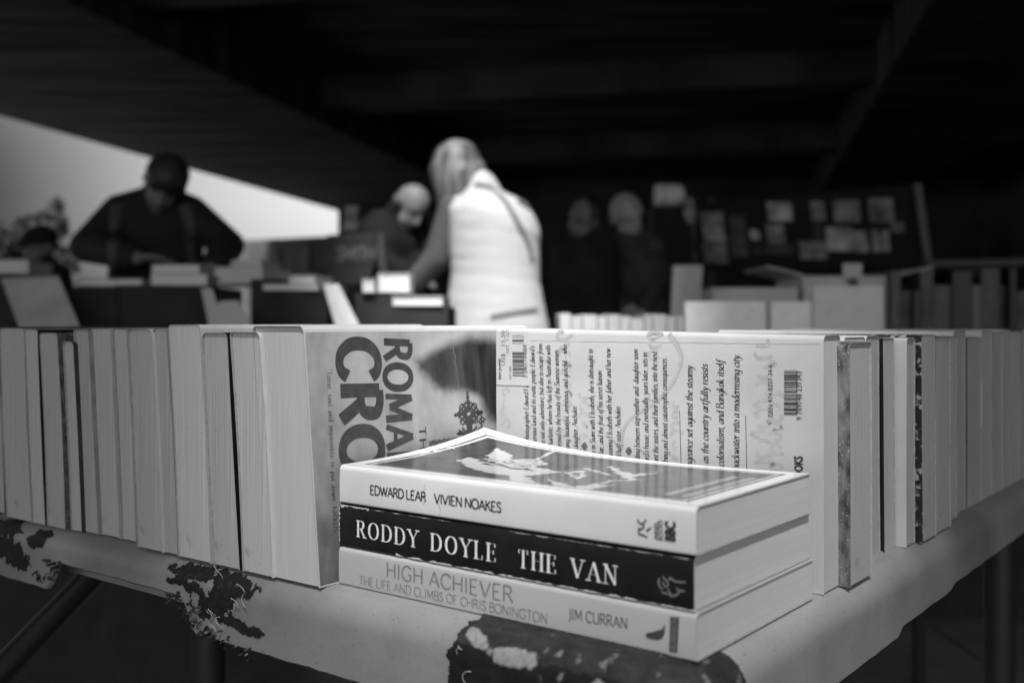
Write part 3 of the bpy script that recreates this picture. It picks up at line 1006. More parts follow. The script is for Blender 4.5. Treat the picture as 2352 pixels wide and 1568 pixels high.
# CROSS: baseline on the left, running down; letter tops to the right
h_c = cpx(868, 900)[0] - cpx(778, 900)[0]
rot_text(t1, CO, E1, E2, NF, (777, 781), (795, 1262), 'CROSS', h_c, cpx, 1, track=1.3, **heavy)
h_r = cpx(940, 850)[0] - cpx(880, 850)[0]
rot_text(t1, CO, E1, E2, NF, (881, 778), (894, 1230), 'ROMANOV', h_r, cpx, 1, track=1.2, nib=(2.55, 1.9, 0), thin=0.78)
h_t = cpx(977, 1000)[0] - cpx(961, 1000)[0]
rot_text(t1, CO, E1, E2, NF, (961, 980), (966, 1060), 'THE', h_t, cpx, 1, track=1.6, nib=(1.6, 1.5, 0), thin=0.9)
t1.build('title_lettering', M['ink_soft'], cover_of(cross))
t1 = MB()
rot_text(t1, CO, E1, E2, NF, (750, 848), (765, 1222), "/Tense, taut and impossible to put down/ KIRKUS", 0.0036, cpx, 1, track=1.1, nib=(0.9, 0.35, 0.35), space=4.5)
t1.build('quote_lettering', M['ink'], cover_of(cross))

# -- the blurb book (back cover faces the front left, text runs up)
BL = 0.006
BO = B0 + V * 0.0045
BTH, BLEN, BW = 0.0225, 0.2048, 0.1272
blurb = standing_book('paperback', 'white paperback showing a printed blurb and barcodes, standing behind the stack', BO + V * BTH, ROTR, BLEN, BTH, BW,
                      'spine_blurb', 'page_smooth', r=0.003, lean=BL, bow=0.0)
for c_ in blurb.children:                     # head of the book stands a little higher than its tail
    for v_ in c_.data.vertices:
        v_.co.z *= 1 + 0.027 * max(0, v_.co.x / BLEN) * max(0, v_.co.z / BW)
# its visible face is local y = BTH + lean z
F1, F2 = U.copy(), (Z - V * BL)
NB = F1.cross(F2).normalized()
if NB.dot(V) > 0: NB = -NB
def bpx(px, py): return onplane(px, py, BO, F1, F2)
def reg6(rx, ry): return (1091 + 0.3479 * rx, 717.8 + 0.3479 * ry)
sp = abs(bpx(*reg6(405, 600))[0] - bpx(*reg6(460, 600))[0])
ital = dict(nib=(1.25, 0.42, 0.55), thin=0.75, shear=0.10)
lines = [
 (358, 850, 352, 475, 'photographer Edward Fa'),
 (408, 855, 393, 220, 'terious land and its exotic people. Edward/s'),
 (463, 865, 445, 205, 'is not only adventure, but also to escape from'),
 (515, 875, 498, 215, 'harlotte, whom he has left in Australia with'),
 (570, 885, 552, 240, 'erised by the beauty of the Siamese women,'),
 (625, 895, 607, 210, 'ung, beautiful, ambitious, and guileful _ who'),
 (682, 895, 672, 610, 'daughter, Anchalee.'),
 (797, 930, 778, 240, 'y in Siam with Elizabeth, she is distraught to'),
 (850, 940, 838, 375, 'fair, and the fruit of his secret liaison.'),
 (910, 950, 895, 235, 'leaving Elizabeth with her father and her new'),
 (968, 955, 960, 612, 'd half-sister, Anchalee.'),
 (1090, 970, 1077, 240, 'ding between step-mother and -daughter soon'),
 (1150, 985, 1138, 262, 'ard/s house, and eventually, years later, sets in'),
 (1212, 990, 1202, 258, 'unt the sisters, and their families, into the next'),
 (1275, 1000, 1266, 295, 'rbing and almost catastrophic consequences.'),
]
t1 = MB()
for (x0, y0, x1, y1, tx) in lines:
    # each line runs on a little, hidden behind the stack
    rot_text(t1, BO, F1, F2, NB, reg6(x0, y0), reg6(x1, y1), tx, sp * 0.60, bpx, -1, **ital)
sp2 = abs(bpx(*reg6(1540, 600))[0] - bpx(*reg6(1640, 600))[0])
for (x0, y0, x1, y1, tx) in ((1436, 1015, 1438, 350, 'ngeance set against the steamy'), (1543, 1045, 1538, 340, '_ as the country artfully resists'),
                             (1645, 1015, 1643, 315, 'colonialism, and Bangkok itself'), (1745, 1038, 1748, 270, 'backwater into a modernising city.')):
    rot_text(t1, BO, F1, F2, NB, reg6(x0, y0), reg6(x1, y1), tx, sp2 * 0.50, bpx, -1, **ital)
t1.build('blurb_lettering', M['ink'], cover_of(blurb))


def strip(mbx, pts, w, o, e1, e2, nrm, lift):
    vs = []
    n = len(pts)
    for i, p in enumerate(pts):
        a, b = pts[max(i - 1, 0)], pts[min(i + 1, n - 1)]
        d = Vector((b[0] - a[0], b[1] - a[1])).normalized()
        nx = Vector((-d.y, d.x)) * w * 0.5
        for s in (1, -1):
            vs.append(o + e1 * (p[0] + nx.x * s) + e2 * (p[1] + nx.y * s) + nrm * lift)
    mbx.add(vs, [(2 * i, 2 * i + 1, 2 * i + 3, 2 * i + 2) for i in range(n - 1)])


t1 = MB()
strip(t1, [bpx(*reg6(1362, 1010)), bpx(*reg6(1352, 645))], 0.0003, BO, F1, F2, NB, 0.0002)
t1.build('rule', M['ink'], cover_of(blurb)); t1 = MB()
strip(t1, [bpx(*reg6(1796, 1060)), bpx(*reg6(1788, 678))], 0.0003, BO, F1, F2, NB, 0.0002)
t1.build('rule', M['ink'], cover_of(blurb))
for (cx, cy) in ((725, 880), (1017, 912)):                       # diamond ornaments
    t1 = MB()
    c = bpx(*reg6(cx, cy))
    for rr, w in ((0.0019, 0.00045), (0.0008, 0.00045)):
        q = [(c[0] + rr, c[1]), (c[0], c[1] + rr * 1.15), (c[0] - rr, c[1]), (c[0], c[1] - rr * 1.15)]
        for i in range(4):
            strip(t1, [q[i], q[(i + 1) % 4]], w, BO, F1, F2, NB, 0.0002 + 0.000012 * i)
    t1.build('ornament', M['ink'], cover_of(blurb))


def barcode(mbx, c00, c10, c01, nrm, seed, fade=None):
    """bars stacked along c00->c01, each bar running c00->c10"""
    rnd = random.Random(seed)
    x = 0.0
    ex, ey = c10 - c00, c01 - c00
    while x < 1.0:
        w = rnd.choice((0.009, 0.009, 0.018, 0.027))
        g = rnd.choice((0.009, 0.011, 0.018, 0.026))
        if x + w > 1: break
        if not fade or rnd.random() > fade(x):
            k = 1.0 if rnd.random() < 0.8 else 1.06
            mbx.add([c00 + ey * x, c00 + ex * k + ey * x, c00 + ex * k + ey * (x + w), c00 + ey * (x + w)], [(0, 1, 2, 3)])
        x += w + g


def bpt(q, lift=0.0002):
    return BO + F1 * q[0] + F2 * q[1] + NB * lift


t1 = MB()
barcode(t1, bpt(bpx(*reg6(2040, 675))), bpt(bpx(*reg6(2130, 677))), bpt(bpx(*reg6(2042, 375))), NB, 4)
t1.build('barcode', M['ink'], cover_of(blurb))


def b_font(name, tx, size, r0, r1, m, bold=0.0, lift=0.0002):
    s0, s1 = bpx(*reg6(*r0)), bpx(*reg6(*r1))
    d = Vector((s1[0] - s0[0], s1[1] - s0[1])); ln = d.length; d.normalize()
    up = Vector((d.y, -d.x))
    return font_text(name, tx, size, bpt(s0, 0), F1 * d.x + F2 * d.y, F1 * up.x + F2 * up.y, NB, m, sticker if name.startswith('label') else cover_of(blurb), bold, length=ln, lift=lift)


b_font('isbn_lettering', 'ISBN 974-8237-34-6', 0.0036, (1968, 692), (1965, 345), M['ink_soft'])
b_font('barcode_digits', '9 789748 237343', 0.0042, (2160, 710), (2158, 390), M['ink_soft'])
b_font('publisher_lettering', 'BOOKS', 0.0062, (2166, 1122), (2163, 950), M['ink'], 0.03)
# faint pale script printed under the text
rnd = random.Random(21)
for (cx, y0, y1, hh) in ((1900, 200, 1040, 95), (1990, 560, 1040, 70), (590, 150, 880, 60), (1190, 150, 330, 60), (1330, 600, 960, 50), (205, 520, 760, 40), (720, 540, 900, 40)):
    y = y0
    t1 = MB()
    while y < y1:
        p = [reg6(cx + rnd.uniform(-hh, hh) * 0.6, y + rnd.uniform(-8, 8)) for _ in range(1)]
        k = rnd.choice((0, 1, 2))
        r0 = hh * rnd.uniform(0.35, 0.75)
        a0 = rnd.uniform(0, 6.28); da = rnd.choice((-1, 1)) * rnd.uniform(0.7, 1.3)
        pts = [(cx + r0 * math.cos(a0 + da * q_) * (1 + 0.3 * rnd.random()), y + 26 * math.sin(a0 + da * q_) + rnd.uniform(-5, 5)) for q_ in range(rnd.choice((4, 5)))]
        if k == 0: pts.append((cx + r0 * 1.3, y + rnd.uniform(-20, 20)))
        pp = spline([bpx(*reg6(*q)) for q in pts], False, 6)
        strip(t1, pp, 0.0020, BO, F1, F2, NB, 0.00006 + 0.000012 * (k + rnd.randint(0, 1)))
        y += rnd.uniform(56, 78)
    t1.build('faint_script', M['ink_faint'], cover_of(blurb))
t1 = MB()
pp = spline([bpx(*reg6(*q)) for q in ((1292, 135), (1345, 210), (1372, 300), (1345, 400), (1290, 500), (1190, 595), (1090, 660), (1020, 715), (985, 790), (975, 900))], False, 14)
strip(t1, [(p[0] + 0.0012, p[1] - 0.0006) for p in pp], 0.0024, BO, F1, F2, NB, 0.00009)
t1.build('printed_rope', M['ink_faint'], cover_of(blurb))
t1 = MB()
for i in range(0, len(pp) - 2, 2):
    d = Vector((pp[i + 1][0] - pp[i][0], pp[i + 1][1] - pp[i][1])).normalized()
    nx = Vector((-d.y, d.x))
    p = pp[i]
    strip(t1, [(p[0] - nx.x * .0006 - d.x * .0004, p[1] - nx.y * .0006 - d.y * .0004), (p[0] + nx.x * .0006 + d.x * .0004, p[1] + nx.y * .0006 + d.y * .0004)], 0.0003, BO, F1, F2, NB, 0.00012)
t1.build('printed_rope_strand', M['ink_rope'], cover_of(blurb))
t1 = MB()      # crease along the hinge
pz = bpx(*reg6(900, 192))[1]
strip(t1, [(0.002 + 0.0035 * i, pz + 0.0002 * math.sin(i * 1.7)) for i in range(54)], 0.0004, BO, F1, F2, NB, 0.00008)
t1.build('hinge_crease', M['ink_faint'], cover_of(blurb))
# price label
stk = MB()
q = [bpx(*reg6(*c)) for c in ((104, 474), (362, 482), (356, 106), (108, 88))]
q = [(min(c[0], BLEN - 0.0006), min(c[1], BW * (1 + 0.027 * c[0] / BLEN) - 0.0022)) for c in q]
sv = [bpt(c, 0.0001) for c in q] + [bpt(c, 0.0004) for c in q]
stk.add(sv, [(3, 2, 1, 0), (4, 5, 6, 7), (0, 1, 5, 4), (1, 2, 6, 5), (2, 3, 7, 6), (3, 0, 4, 7)])
sticker = stk.build('price_label', M['sticker'], blurb)
t1 = MB()
barcode(t1, bpt(bpx(*reg6(252, 418)), 0.0005), bpt(bpx(*reg6(328, 420)), 0.0005), bpt(bpx(*reg6(248, 135)), 0.0005), NB, 11, fade=lambda x: 0.75 if 0.55 < x < 0.78 else (0.3 if x > 0.78 else 0.05))
t1.build('label_barcode', M['ink_soft'], sticker)
b_font('label_digits', '3 0407744004', 0.0044, (350, 432), (345, 215), M['ink_soft'], lift=0.0005)
b_font('label_brand_lettering', 'king power', 0.0034, (176, 440), (172, 300), M['ink_soft'], 0.02, lift=0.0005)
b_font('label_price_lettering', 'US$   15.50', 0.0042, (200, 352), (201, 122), M['ink_rim'], lift=0.0005)
b_font('label_date_lettering', 'OCT   T. LS.T', 0.0032, (228, 270), (227, 112), M['ink_rim'], lift=0.0005)
b_font('label_code_lettering', 'KPT 3601', 0.0022, (244, 440), (242, 355), M['ink_rim'], lift=0.0005)

# ------------------------------------------------------------------ the stack of three lying books
SL = Vector((-0.0883, 0.5290, TZ)); SR = Vector((0.0722, 0.4052, TZ))
XD = (SR - SL).normalized()
ROTS = math.atan2(XD.y, XD.x)
YD = Vector((-XD.y, XD.x, 0))
SLEN = (SR - SL).length


def lying_book(label, z0, t, L, w, dx, dy, cover, page, r=0.0022, curl=0.0, bulge=0.00015, rot=0.0, rb=0.0009):
    root = thing('paperback', label, 'book', SL + XD * dx + YD * dy + Z * (z0 - 0.0), ROTS + rot, 'paperbacks stacked flat at the table corner')
    def sec(i_, inset=0.0):
        pts = []
        nt = 26
        for k in range(nt):
            pts.append((w - inset * 0.3 - (w - r - inset * .3) * k / nt, t - inset))
        for k in range(6):
            a = k / 5 * math.pi / 2
            pts.append((r - (r - inset) * math.sin(a), t - r + (r - inset) * math.cos(a)))
        for k in range(1, 6):
            f = k / 6
            pts.append((inset - bulge * math.sin(math.pi * f), t - r - (t - r - rb - inset) * f))
        for k in range(6):
            a = k / 5 * math.pi / 2
            pts.append((rb + (inset if inset < rb else 0) - rb * math.cos(a), rb + inset - rb * math.sin(a)))
        for k in range(1, 5):
            pts.append((rb + inset + (w - rb - inset) * k / 4, inset))
        return pts
    def bend(x, y, z):
        if curl and z > t * 0.55:
            f = (z - t * 0.55) / (t * 0.45)
            k = max(0.0, 1 - x / (L * 0.95))
            z += curl * f * (k ** 3.4) * (max(0, y) / w) ** 2.4
            z -= 0.0012 * f * math.sin(math.pi * x / L) * (max(0, y) / w)
        return Vector((x, y, z))
    m2 = MB()
    nx = 40
    s0 = sec(0)
    m2.sheet([[bend(L * i / nx, y, z) for y, z in s0] for i in range(nx + 1)], 0.0004, flip=-1, rim_mi=1)
    cv = m2.build('cover', [M[cover], M['card_edge']], root, world=False, smooth=35)
    m3 = MB()
    s1 = sec(0, 0.00055)
    n = len(s1)
    g = []
    for i in range(nx + 1):
        x = 0.0007 + (L - 0.0012) * i / nx
        g.append([bend(x, y, z) for y, z in s1])
    vs = [p for row in g for p in row]
    fs = [(i * n + k, i * n + (k + 1) % n, (i + 1) * n + (k + 1) % n, (i + 1) * n + k) for i in range(nx) for k in range(n)]
    fs += [tuple(reversed(range(n))), tuple(nx * n + k for k in range(n))]
    m3.add(vs, fs)
    m3.build('page_block', M[page], root, world=False, smooth=35)
    return root, bend, t, w, L, bulge


def stack_maps(bk):
    root, bend, t, w, L, bulge = bk
    mw = root_matrix(root)
    def spine(x, z, lift=0.00018):
        f = max(0, min(1, z / t))
        return mw @ Vector((x, -bulge * math.sin(math.pi * f) - lift, z))
    def top(x, y, lift=0.0001):
        p = bend(x, y, t)
        return mw @ (p + Vector((0, 0, lift)))
    return spine, top


T3, T2_, T1_ = 0.0188, 0.0218, 0.0192
bk3 = lying_book('cream grey paperback at the bottom of the three stacked ones', 0.0004, T3, SLEN, 0.1200, 0.0, 0.0, 'spine_high', 'page_flat')
bk2 = lying_book('black spined paperback with white lettering in the middle of the stack', 0.0008 + T3, T2_, SLEN - 0.001, 0.1188, -0.0005, 0.0008, 'cover_black', 'page_flat')
bk1 = lying_book('white paperback with curling picture cover on top of the stack', 0.0012 + T3 + T2_, T1_, SLEN - 0.0005, 0.1165, 0.0002, 0.0004, 'spine_lear', 'page_flat', r=0.0026, curl=0.0098)

# text on the spines: placed by fractions of the length
def spx(bk, px, py):
    root = bk[0]
    mw = root_matrix(root)
    o = mw @ Vector((0, 0, 0)); ex = (mw.to_3x3() @ Vector((1, 0, 0)))
    return onplane(px, py, o, ex, Z)


def spine_text(bk, p0, p1, text, hgt, mname, name, style, lift=0.00018, dz=0.0):
    sp_, _ = stack_maps(bk)
    a, b = spx(bk, *p0), spx(bk, *p1)
    d = Vector((b[0] - a[0], b[1] - a[1])); ln = d.length; d.normalize()
    upv = Vector((-d.y, d.x))
    t_ = MB()
    lettering(t_, text, lambda x, y, l=0: sp_(a[0] + d.x * x + upv.x * y, a[1] + dz + d.y * x + upv.y * y, lift + l * 0.000012), hgt, length=ln, **style)
    return t_.build(name, M[mname], cover_of(bk[0]))


gill = dict(nib=(1.65, 1.4, 0.0), thin=0.92)
didone = dict(nib=(1.75, 0.42, 0.0), thin=0.36, serif=True, track=3.0, space=5)
flare = dict(nib=(1.05, 0.55, 0.5), thin=0.75, track=0.35)
spine_text(bk1, (851, 1134), (980, 1151), 'EDWARD LEAR', 0.0044, 'ink', 'author_lettering', gill)
spine_text(bk1, (998, 1154), (1153, 1176), 'VIVIEN NOAKES', 0.0044, 'ink', 'author_lettering', gill)
spine_text(bk2, (821, 1231), (1140, 1290), 'RODDY DOYLE', 0.0080, 'ink_white', 'author_lettering', didone)
spine_text(bk2, (1192, 1301), (1418, 1343), 'THE VAN', 0.0078, 'ink_white', 'title_lettering', didone)
spine_text(bk3, (888, 1323), (1180, 1383), 'HIGH ACHIEVER', 0.0070, 'ink_grey', 'title_lettering', dict(nib=(1.25, 0.7, 0.4), thin=0.8, track=0.8))
spine_text(bk3, (826, 1340), (1259, 1431), 'THE LIFE AND CLIMBS OF CHRIS BONINGTON', 0.0042, 'ink_grey', 'subtitle_lettering', dict(nib=(1.2, 0.75, 0.4), thin=0.8, track=0.3))
spine_text(bk3, (1307, 1420), (1443, 1444), 'JIM CURRAN', 0.0046, 'ink_soft', 'author_lettering', dict(nib=(1.25, 0.8, 0.4), thin=0.8, track=0.6))


def flat_on_spine(bk, polys, name, mname, lift=0.00018):
    sp_, _ = stack_maps(bk)
    t_ = MB()
    for k, poly in enumerate(polys):
        vs = [sp_(*spx(bk, *p), lift + 0.00002 * (k % 4)) for p in poly]
        t_.add(vs, [tuple(range(len(vs)))])
    return t_.build(name, M[mname], cover_of(bk[0]), recalc=False)


# publisher marks
def R4(rx, ry): return ((2540 + rx * 0.2488) / 1.7415, (2250 + ry * 0.2488) / 1.7415)      # zoom of the bird and hand marks
flat_on_spine(bk3, [spline([R4(*p) for p in ((180, 1180), (185, 1140), (215, 1118), (290, 1108), (360, 1080), (420, 1065), (455, 1040), (480, 990), (492, 1010), (488, 1080), (470, 1160), (430, 1215), (370, 1235), (290, 1225), (210, 1205))], True, 4)], 'bird_emblem', 'ink_soft')
flat_on_spine(bk3, [[R4(575, 860), R4(715, 868), R4(690, 1432), R4(555, 1420)]], 'publisher_panel', 'ink_soft', lift=0.0003)
def bk_font(bk, name, tx, size, p0, p1, mname, bold=0.0, lift=0.0003):
    a, b = spx(bk, *p0), spx(bk, *p1)
    d = Vector((b[0] - a[0], b[1] - a[1])); ln = d.length; d.normalize()
    up = Vector((-d.y, d.x))
    mw = root_matrix(bk[0]); r3 = mw.to_3x3()
    ex, n = r3 @ Vector((1, 0, 0)), r3 @ Vector((0, -1, 0))
    o = mw @ Vector((a[0], -bk[5], a[1]))
    return font_text(name, tx, size, o, ex * d.x + Z * d.y, ex * up.x + Z * up.y, n, M[mname], cover_of(bk[0]), bold, length=ln, lift=lift)
bk_font(bk3, 'publisher_lettering', 'ROBINSON', 0.0034, R4(668, 1405), R4(685, 890), 'ink_grey', 0.02, 0.0005)
def R3(rx, ry): return ((2480 + rx * 0.19128) / 1.7415, (2000 + ry * 0.19128) / 1.7415)
bk_font(bk1, 'broadcaster_lettering', 'BBC', 0.0064, R3(1160, 868), R3(1165, 462), 'ink', 0.045)
bk_font(bk1, 'publisher_lettering', 'BOOKS', 0.0027, R3(905, 840), R3(905, 425), 'ink_soft', 0.02)
bk_font(bk1, 'publisher_lettering', 'ARIEL', 0.0027, R3(810, 820), R3(815, 425), 'ink_soft', 0.02)
sp1, tp1 = stack_maps(bk1)
t1 = MB()
for k, pts in enumerate((((375, 390), (400, 450), (450, 490), (500, 480), (555, 400)), ((500, 480), (500, 560), (440, 600), (390, 570)), ((420, 600), (400, 690), (480, 720), (580, 770)), ((560, 640), (600, 610), (660, 570)))):
    pp = spline([spx(bk1, *R3(*q)) for q in pts], False, 5)
    vs = []
    for i, p in enumerate(pp):
        a, b = pp[max(i - 1, 0)], pp[min(i + 1, len(pp) - 1)]
        d = Vector((b[0] - a[0], b[1] - a[1])).normalized(); nx = Vector((-d.y, d.x)) * 0.00042
        for s in (1, -1):
            vs.append(sp1(p[0] + nx.x * s, p[1] + nx.y * s, 0.0002 + 0.000012 * k))
    t1.add(vs, [(2 * i, 2 * i + 1, 2 * i + 3, 2 * i + 2) for i in range(len(pp) - 1)])
t1.build('script_emblem', M['ink_rim'], cover_of(bk1[0]))
sp2_, tp2 = stack_maps(bk2)
t1 = MB()
for k, pts in enumerate((((400, 240), (385, 330), (420, 390), (450, 430)), ((450, 215), (490, 260), (540, 340), (490, 380), (450, 300)), ((545, 280), (580, 235), (640, 290), (820, 310)),
                         ((430, 470), (520, 490), (610, 530), (700, 490), (720, 450)), ((545, 410), (555, 460), (600, 500)), ((670, 390), (700, 430), (805, 455)))):
    pp = spline([spx(bk2, *R4(*q)) for q in pts], False, 5)
    vs = []
    for i, p in enumerate(pp):
        a, b = pp[max(i - 1, 0)], pp[min(i + 1, len(pp) - 1)]
        d = Vector((b[0] - a[0], b[1] - a[1])).normalized(); nx = Vector((-d.y, d.x)) * 0.00040
        for s in (1, -1):
            vs.append(sp2_(p[0] + nx.x * s, p[1] + nx.y * s, 0.0002 + 0.000012 * k))
    t1.add(vs, [(2 * i, 2 * i + 1, 2 * i + 3, 2 * i + 2) for i in range(len(pp) - 1)])
t1.build('hand_emblem', M['ink_dim'], cover_of(bk2[0]))

# wear: chipped pale board along the black book's edges and creases on the white spine
t1 = MB()
rnd = random.Random(5)
def chip(bk, x0, x1, zf, amp, seedz, step=0.0005, frm='top'):
    sp_, _ = stack_maps(bk)
    t = bk[2]
    n = int((x1 - x0) / step)
    prev = None
    for i in range(n):
        x = x0 + i * step
        e = amp * max(0.0, 0.35 + fbm(x * 160, 0, seedz) * 0.9 + 0.35 * fbm(x * 900, 1, seedz))
        x2 = x + step
        e2 = amp * max(0.0, 0.35 + fbm(x2 * 160, 0, seedz) * 0.9 + 0.35 * fbm(x2 * 900, 1, seedz))
        if e < 1e-5 and e2 < 1e-5: continue
        if frm == 'top':
            vs = [sp_(x, t - zf, 0.0003), sp_(x2, t - zf, 0.0003), sp_(x2, t - zf - e2, 0.00025), sp_(x, t - zf - e, 0.00025)]
        else:
            vs = [sp_(x, zf, 0.0003), sp_(x2, zf, 0.0003), sp_(x2, zf + e2, 0.00025), sp_(x, zf + e, 0.00025)]
        t1.add(vs, [(0, 1, 2, 3)])
chip(bk2, 0.001, 0.022, 0.0006, 0.0019, 3.0)
chip(bk2, 0.022, 0.075, 0.0008, 0.0004, 4.0)
chip(bk2, 0.11, 0.20, 0.0010, 0.0006, 5.0)
chip(bk2, 0.04, 0.2035, 0.0004, 0.0011, 6.0, frm='bottom')
for i in range(26):                                              # worn left end
    z = 0.0015 + i * 0.0007
    e = 0.0010 * max(0.05, 0.4 + fbm(z * 900, 0, 8))
    t1.add([sp2_(0.0001, z, 0.0003), sp2_(0.0001 + e, z, 0.00028), sp2_(0.0001 + e, z + 0.0007, 0.00028), sp2_(0.0001, z + 0.0007, 0.0003)], [(0, 1, 2, 3)])
t1.build('worn_edge', M['worn'], cover_of(bk2[0]), recalc=False)
t1 = MB()
for pts in (((877, 1105), (876, 1130), (869, 1148), (867, 1165)), ((1003, 1160), (1008, 1172), (1006, 1186)), ((985, 1100), (975, 1120), (982, 1150))):
    pass
for k, pts in enumerate((((977, 1111), (975, 1125), (979, 1140), (973, 1158)), ((1008, 1155), (1012, 1170), (1010, 1185)))):
    pp = spline([spx(bk1, *q) for q in pts], False, 5)
    vs = []
    for p in pp:
        for s in (1, -1):
            vs.append(sp1(p[0] + 0.00016 * s, p[1], 0.0002 + k * 0.00002))
    t1.add(vs, [(2 * i, 2 * i + 1, 2 * i + 3, 2 * i + 2) for i in range(len(pp) - 1)])
t1.build('spine_crease', M['crease'], cover_of(bk1[0]), recalc=False)

# picture panel on the top cover: dark ruled frame, grey field, white generic shapes
W1, L1 = bk1[3], bk1[4]
_mw = root_matrix(bk1[0])
_lo = _mw @ Vector((0, 0, bk1[2]))
_lx, _ly = _mw.to_3x3() @ Vector((1, 0, 0)), _mw.to_3x3() @ Vector((0, 1, 0))
def on_top(rx, ry, up=0.0):
    return onplane((1280 + rx * 0.5994) / 1.7415, (1240 + ry * 0.5994) / 1.7415, _lo + Z * up, _lx, _ly)
_px = [
 [(925, 1005), (990, 988), (1060, 1000), (1090, 1028), (1180, 1040), (1260, 1055), (1400, 1068), (1530, 1078), (1450, 1095), (1300, 1108), (1150, 1088), (1040, 1062), (960, 1036)],
 [(1265, 1112), (1300, 1100), (1380, 1105), (1450, 1150), (1560, 1207), (1450, 1196), (1330, 1170), (1285, 1145)],
 [(1515, 1115), (1600, 1150), (1700, 1176), (1830, 1160), (1960, 1163), (1850, 1184), (1780, 1200), (2000, 1222), (2180, 1240), (1950, 1246), (1700, 1216), (1600, 1195), (1560, 1160)],
 [(1635, 1075), (1760, 1062), (1775, 1100), (1730, 1122), (1690, 1110)],
 [(1915, 1040), (1960, 1032), (2010, 1066), (2100, 1088), (2290, 1072), (2130, 1098), (2080, 1110), (2160, 1130), (2060, 1126), (1960, 1072)],
]
shapes = [[on_top(*q) for q in sh] for sh in _px]
shapes.append([on_top(*q, up=0.004) for q in ((1380, 985), (1500, 1000), (1615, 1022), (1520, 1032), (1440, 1018))])
shapes.append([on_top(*q, up=0.006) for q in ((1120, 905), (1180, 875), (1290, 905), (1250, 935), (1160, 930))])
hole = [on_top(*q) for q in ((1668, 1082), (1740, 1074), (1748, 1098), (1705, 1104))]
_sc = [(on_top(1300, 950, 0.005), 0.0075), (on_top(1390, 945, 0.005), 0.0065), (on_top(1350, 985, 0.004), 0.006), (on_top(1440, 970, 0.004), 0.005)]
_ln = [(on_top(1100, 920, 0.006), on_top(1290, 975, 0.005)), (on_top(1085, 935, 0.006), on_top(1260, 985, 0.005)), (on_top(1420, 1005), on_top(1560, 955)),
       (on_top(1770, 1050), on_top(1930, 1092)), (on_top(1830, 1160), on_top(1960, 1132)), (on_top(1960, 1132), on_top(2110, 1128))]
def art_lear(x, y):
    if x < 0.0085 or x > L1 - 0.0085 or y < 0.0085 or y > W1 - 0.0085:
        return 0.80
    if x < 0.0100 or x > L1 - 0.0100 or y < 0.0100 or y > W1 - 0.0100:
        return 0.03
    if x < 0.0130 or x > L1 - 0.0118 or y < 0.0112 or y > W1 - 0.0130:
        return 0.55
    wx, wy = x + 0.0022 * fbm(x * 240, y * 240, 2), y + 0.0022 * fbm(x * 240, y * 240, 6)
    t = 0.075 + 0.035 * fbm(x * 120, y * 120, 1)
    if x < 0.10: t *= 0.65
    if 0.07 < x < 0.10 and 0.03 < y < 0.075: t *= 0.5
    for k, sh in enumerate(shapes):
        if inpoly(wx, wy, sh):
            t = 0.52
    if inpoly(wx, wy, hole): t = 0.10
    # scroll work
    for ((cx, cy), rr) in _sc:
        d = math.hypot(x - cx, y - cy)
        if abs(d - rr) < 0.0013 or abs(d - rr * 0.45) < 0.0010: t = 0.48
    for ln in _ln:
        if segd(wx, wy, *ln) < 0.0011: t = 0.48
    # reflections of lettering painted in near the right end, only shapes at this slant
    if x > 0.176 and 0.02 < y < W1 - 0.03:
        if (x % 0.008) < 0.0042 and (y % 0.0052) < 0.0036: t = 0.40
    return t
m2 = MB(); vs = []; tn = []
na, nb = 330, 190
for i in range(na + 1):
    for j in range(nb + 1):
        x, y = 0.0014 + (L1 - 0.0028) * i / na, 0.0030 + (W1 - 0.0042) * j / nb
        vs.append(tp1(x, y, 0.00008)); tn.append(art_lear(x, y))
m2.add(vs, [(i * (nb + 1) + j, (i + 1) * (nb + 1) + j, (i + 1) * (nb + 1) + j + 1, i * (nb + 1) + j + 1) for i in range(na) for j in range(nb)])
m2.build('cover_picture', M['art_gloss'], cover_of(bk1[0]), tone=tn, recalc=False, smooth=True)
# peeled curls of lamination at the frame's left end
t1 = MB()
for k in range(6):
    x0, y0 = 0.0090 + 0.0008 * k, 0.056 + 0.0016 * k
    pts = []
    for i in range(7):
        f = i / 6
        p = tp1(x0 + 0.004 * math.sin(f * 3 + k), y0 + 0.006 * f * (1 if k % 2 else -1), 0.0004 + 0.0012 * math.sin(f * math.pi) * (0.6 + 0.3 * (k % 3)))
        pts.append(p)
    t1.tube(pts, 0.00022, 5)
t1.build('peeling_lamination', M['ink_white'], cover_of(bk1[0]))

pale_spots = blob_mask([(0.062, 0.0165, 0.014, 0.0042, 0.06), (0.016, 0.0235, 0.010, 0.0062, 0.0), (0.084, 0.012, 0.008, 0.0035, -0.4)], 0.28, 240, 2.0)
def corner_tone(s, q):
    base = 0.024 if q < 0.016 + 0.002 * fbm(s * 120, 0, 3) else 0.010
    base *= 1 + 0.5 * max(-0.7, fbm(s * 90, q * 260, 5))
    k = max(0.0, min(1.0, (pale_spots(s, q) + 0.03) / 0.16))
    base = base * (1 - k) + 0.24 * k
    if s < 0.05:
        k = max(0.0, min(1.0, (fbm(s * 150, q * 150, 8) - 0.42) / 0.35)) * (0.30 + 0.7 * (q < 0.025))
        base = base * (1 - k) + 0.16 * k
    return max(0.006, base)


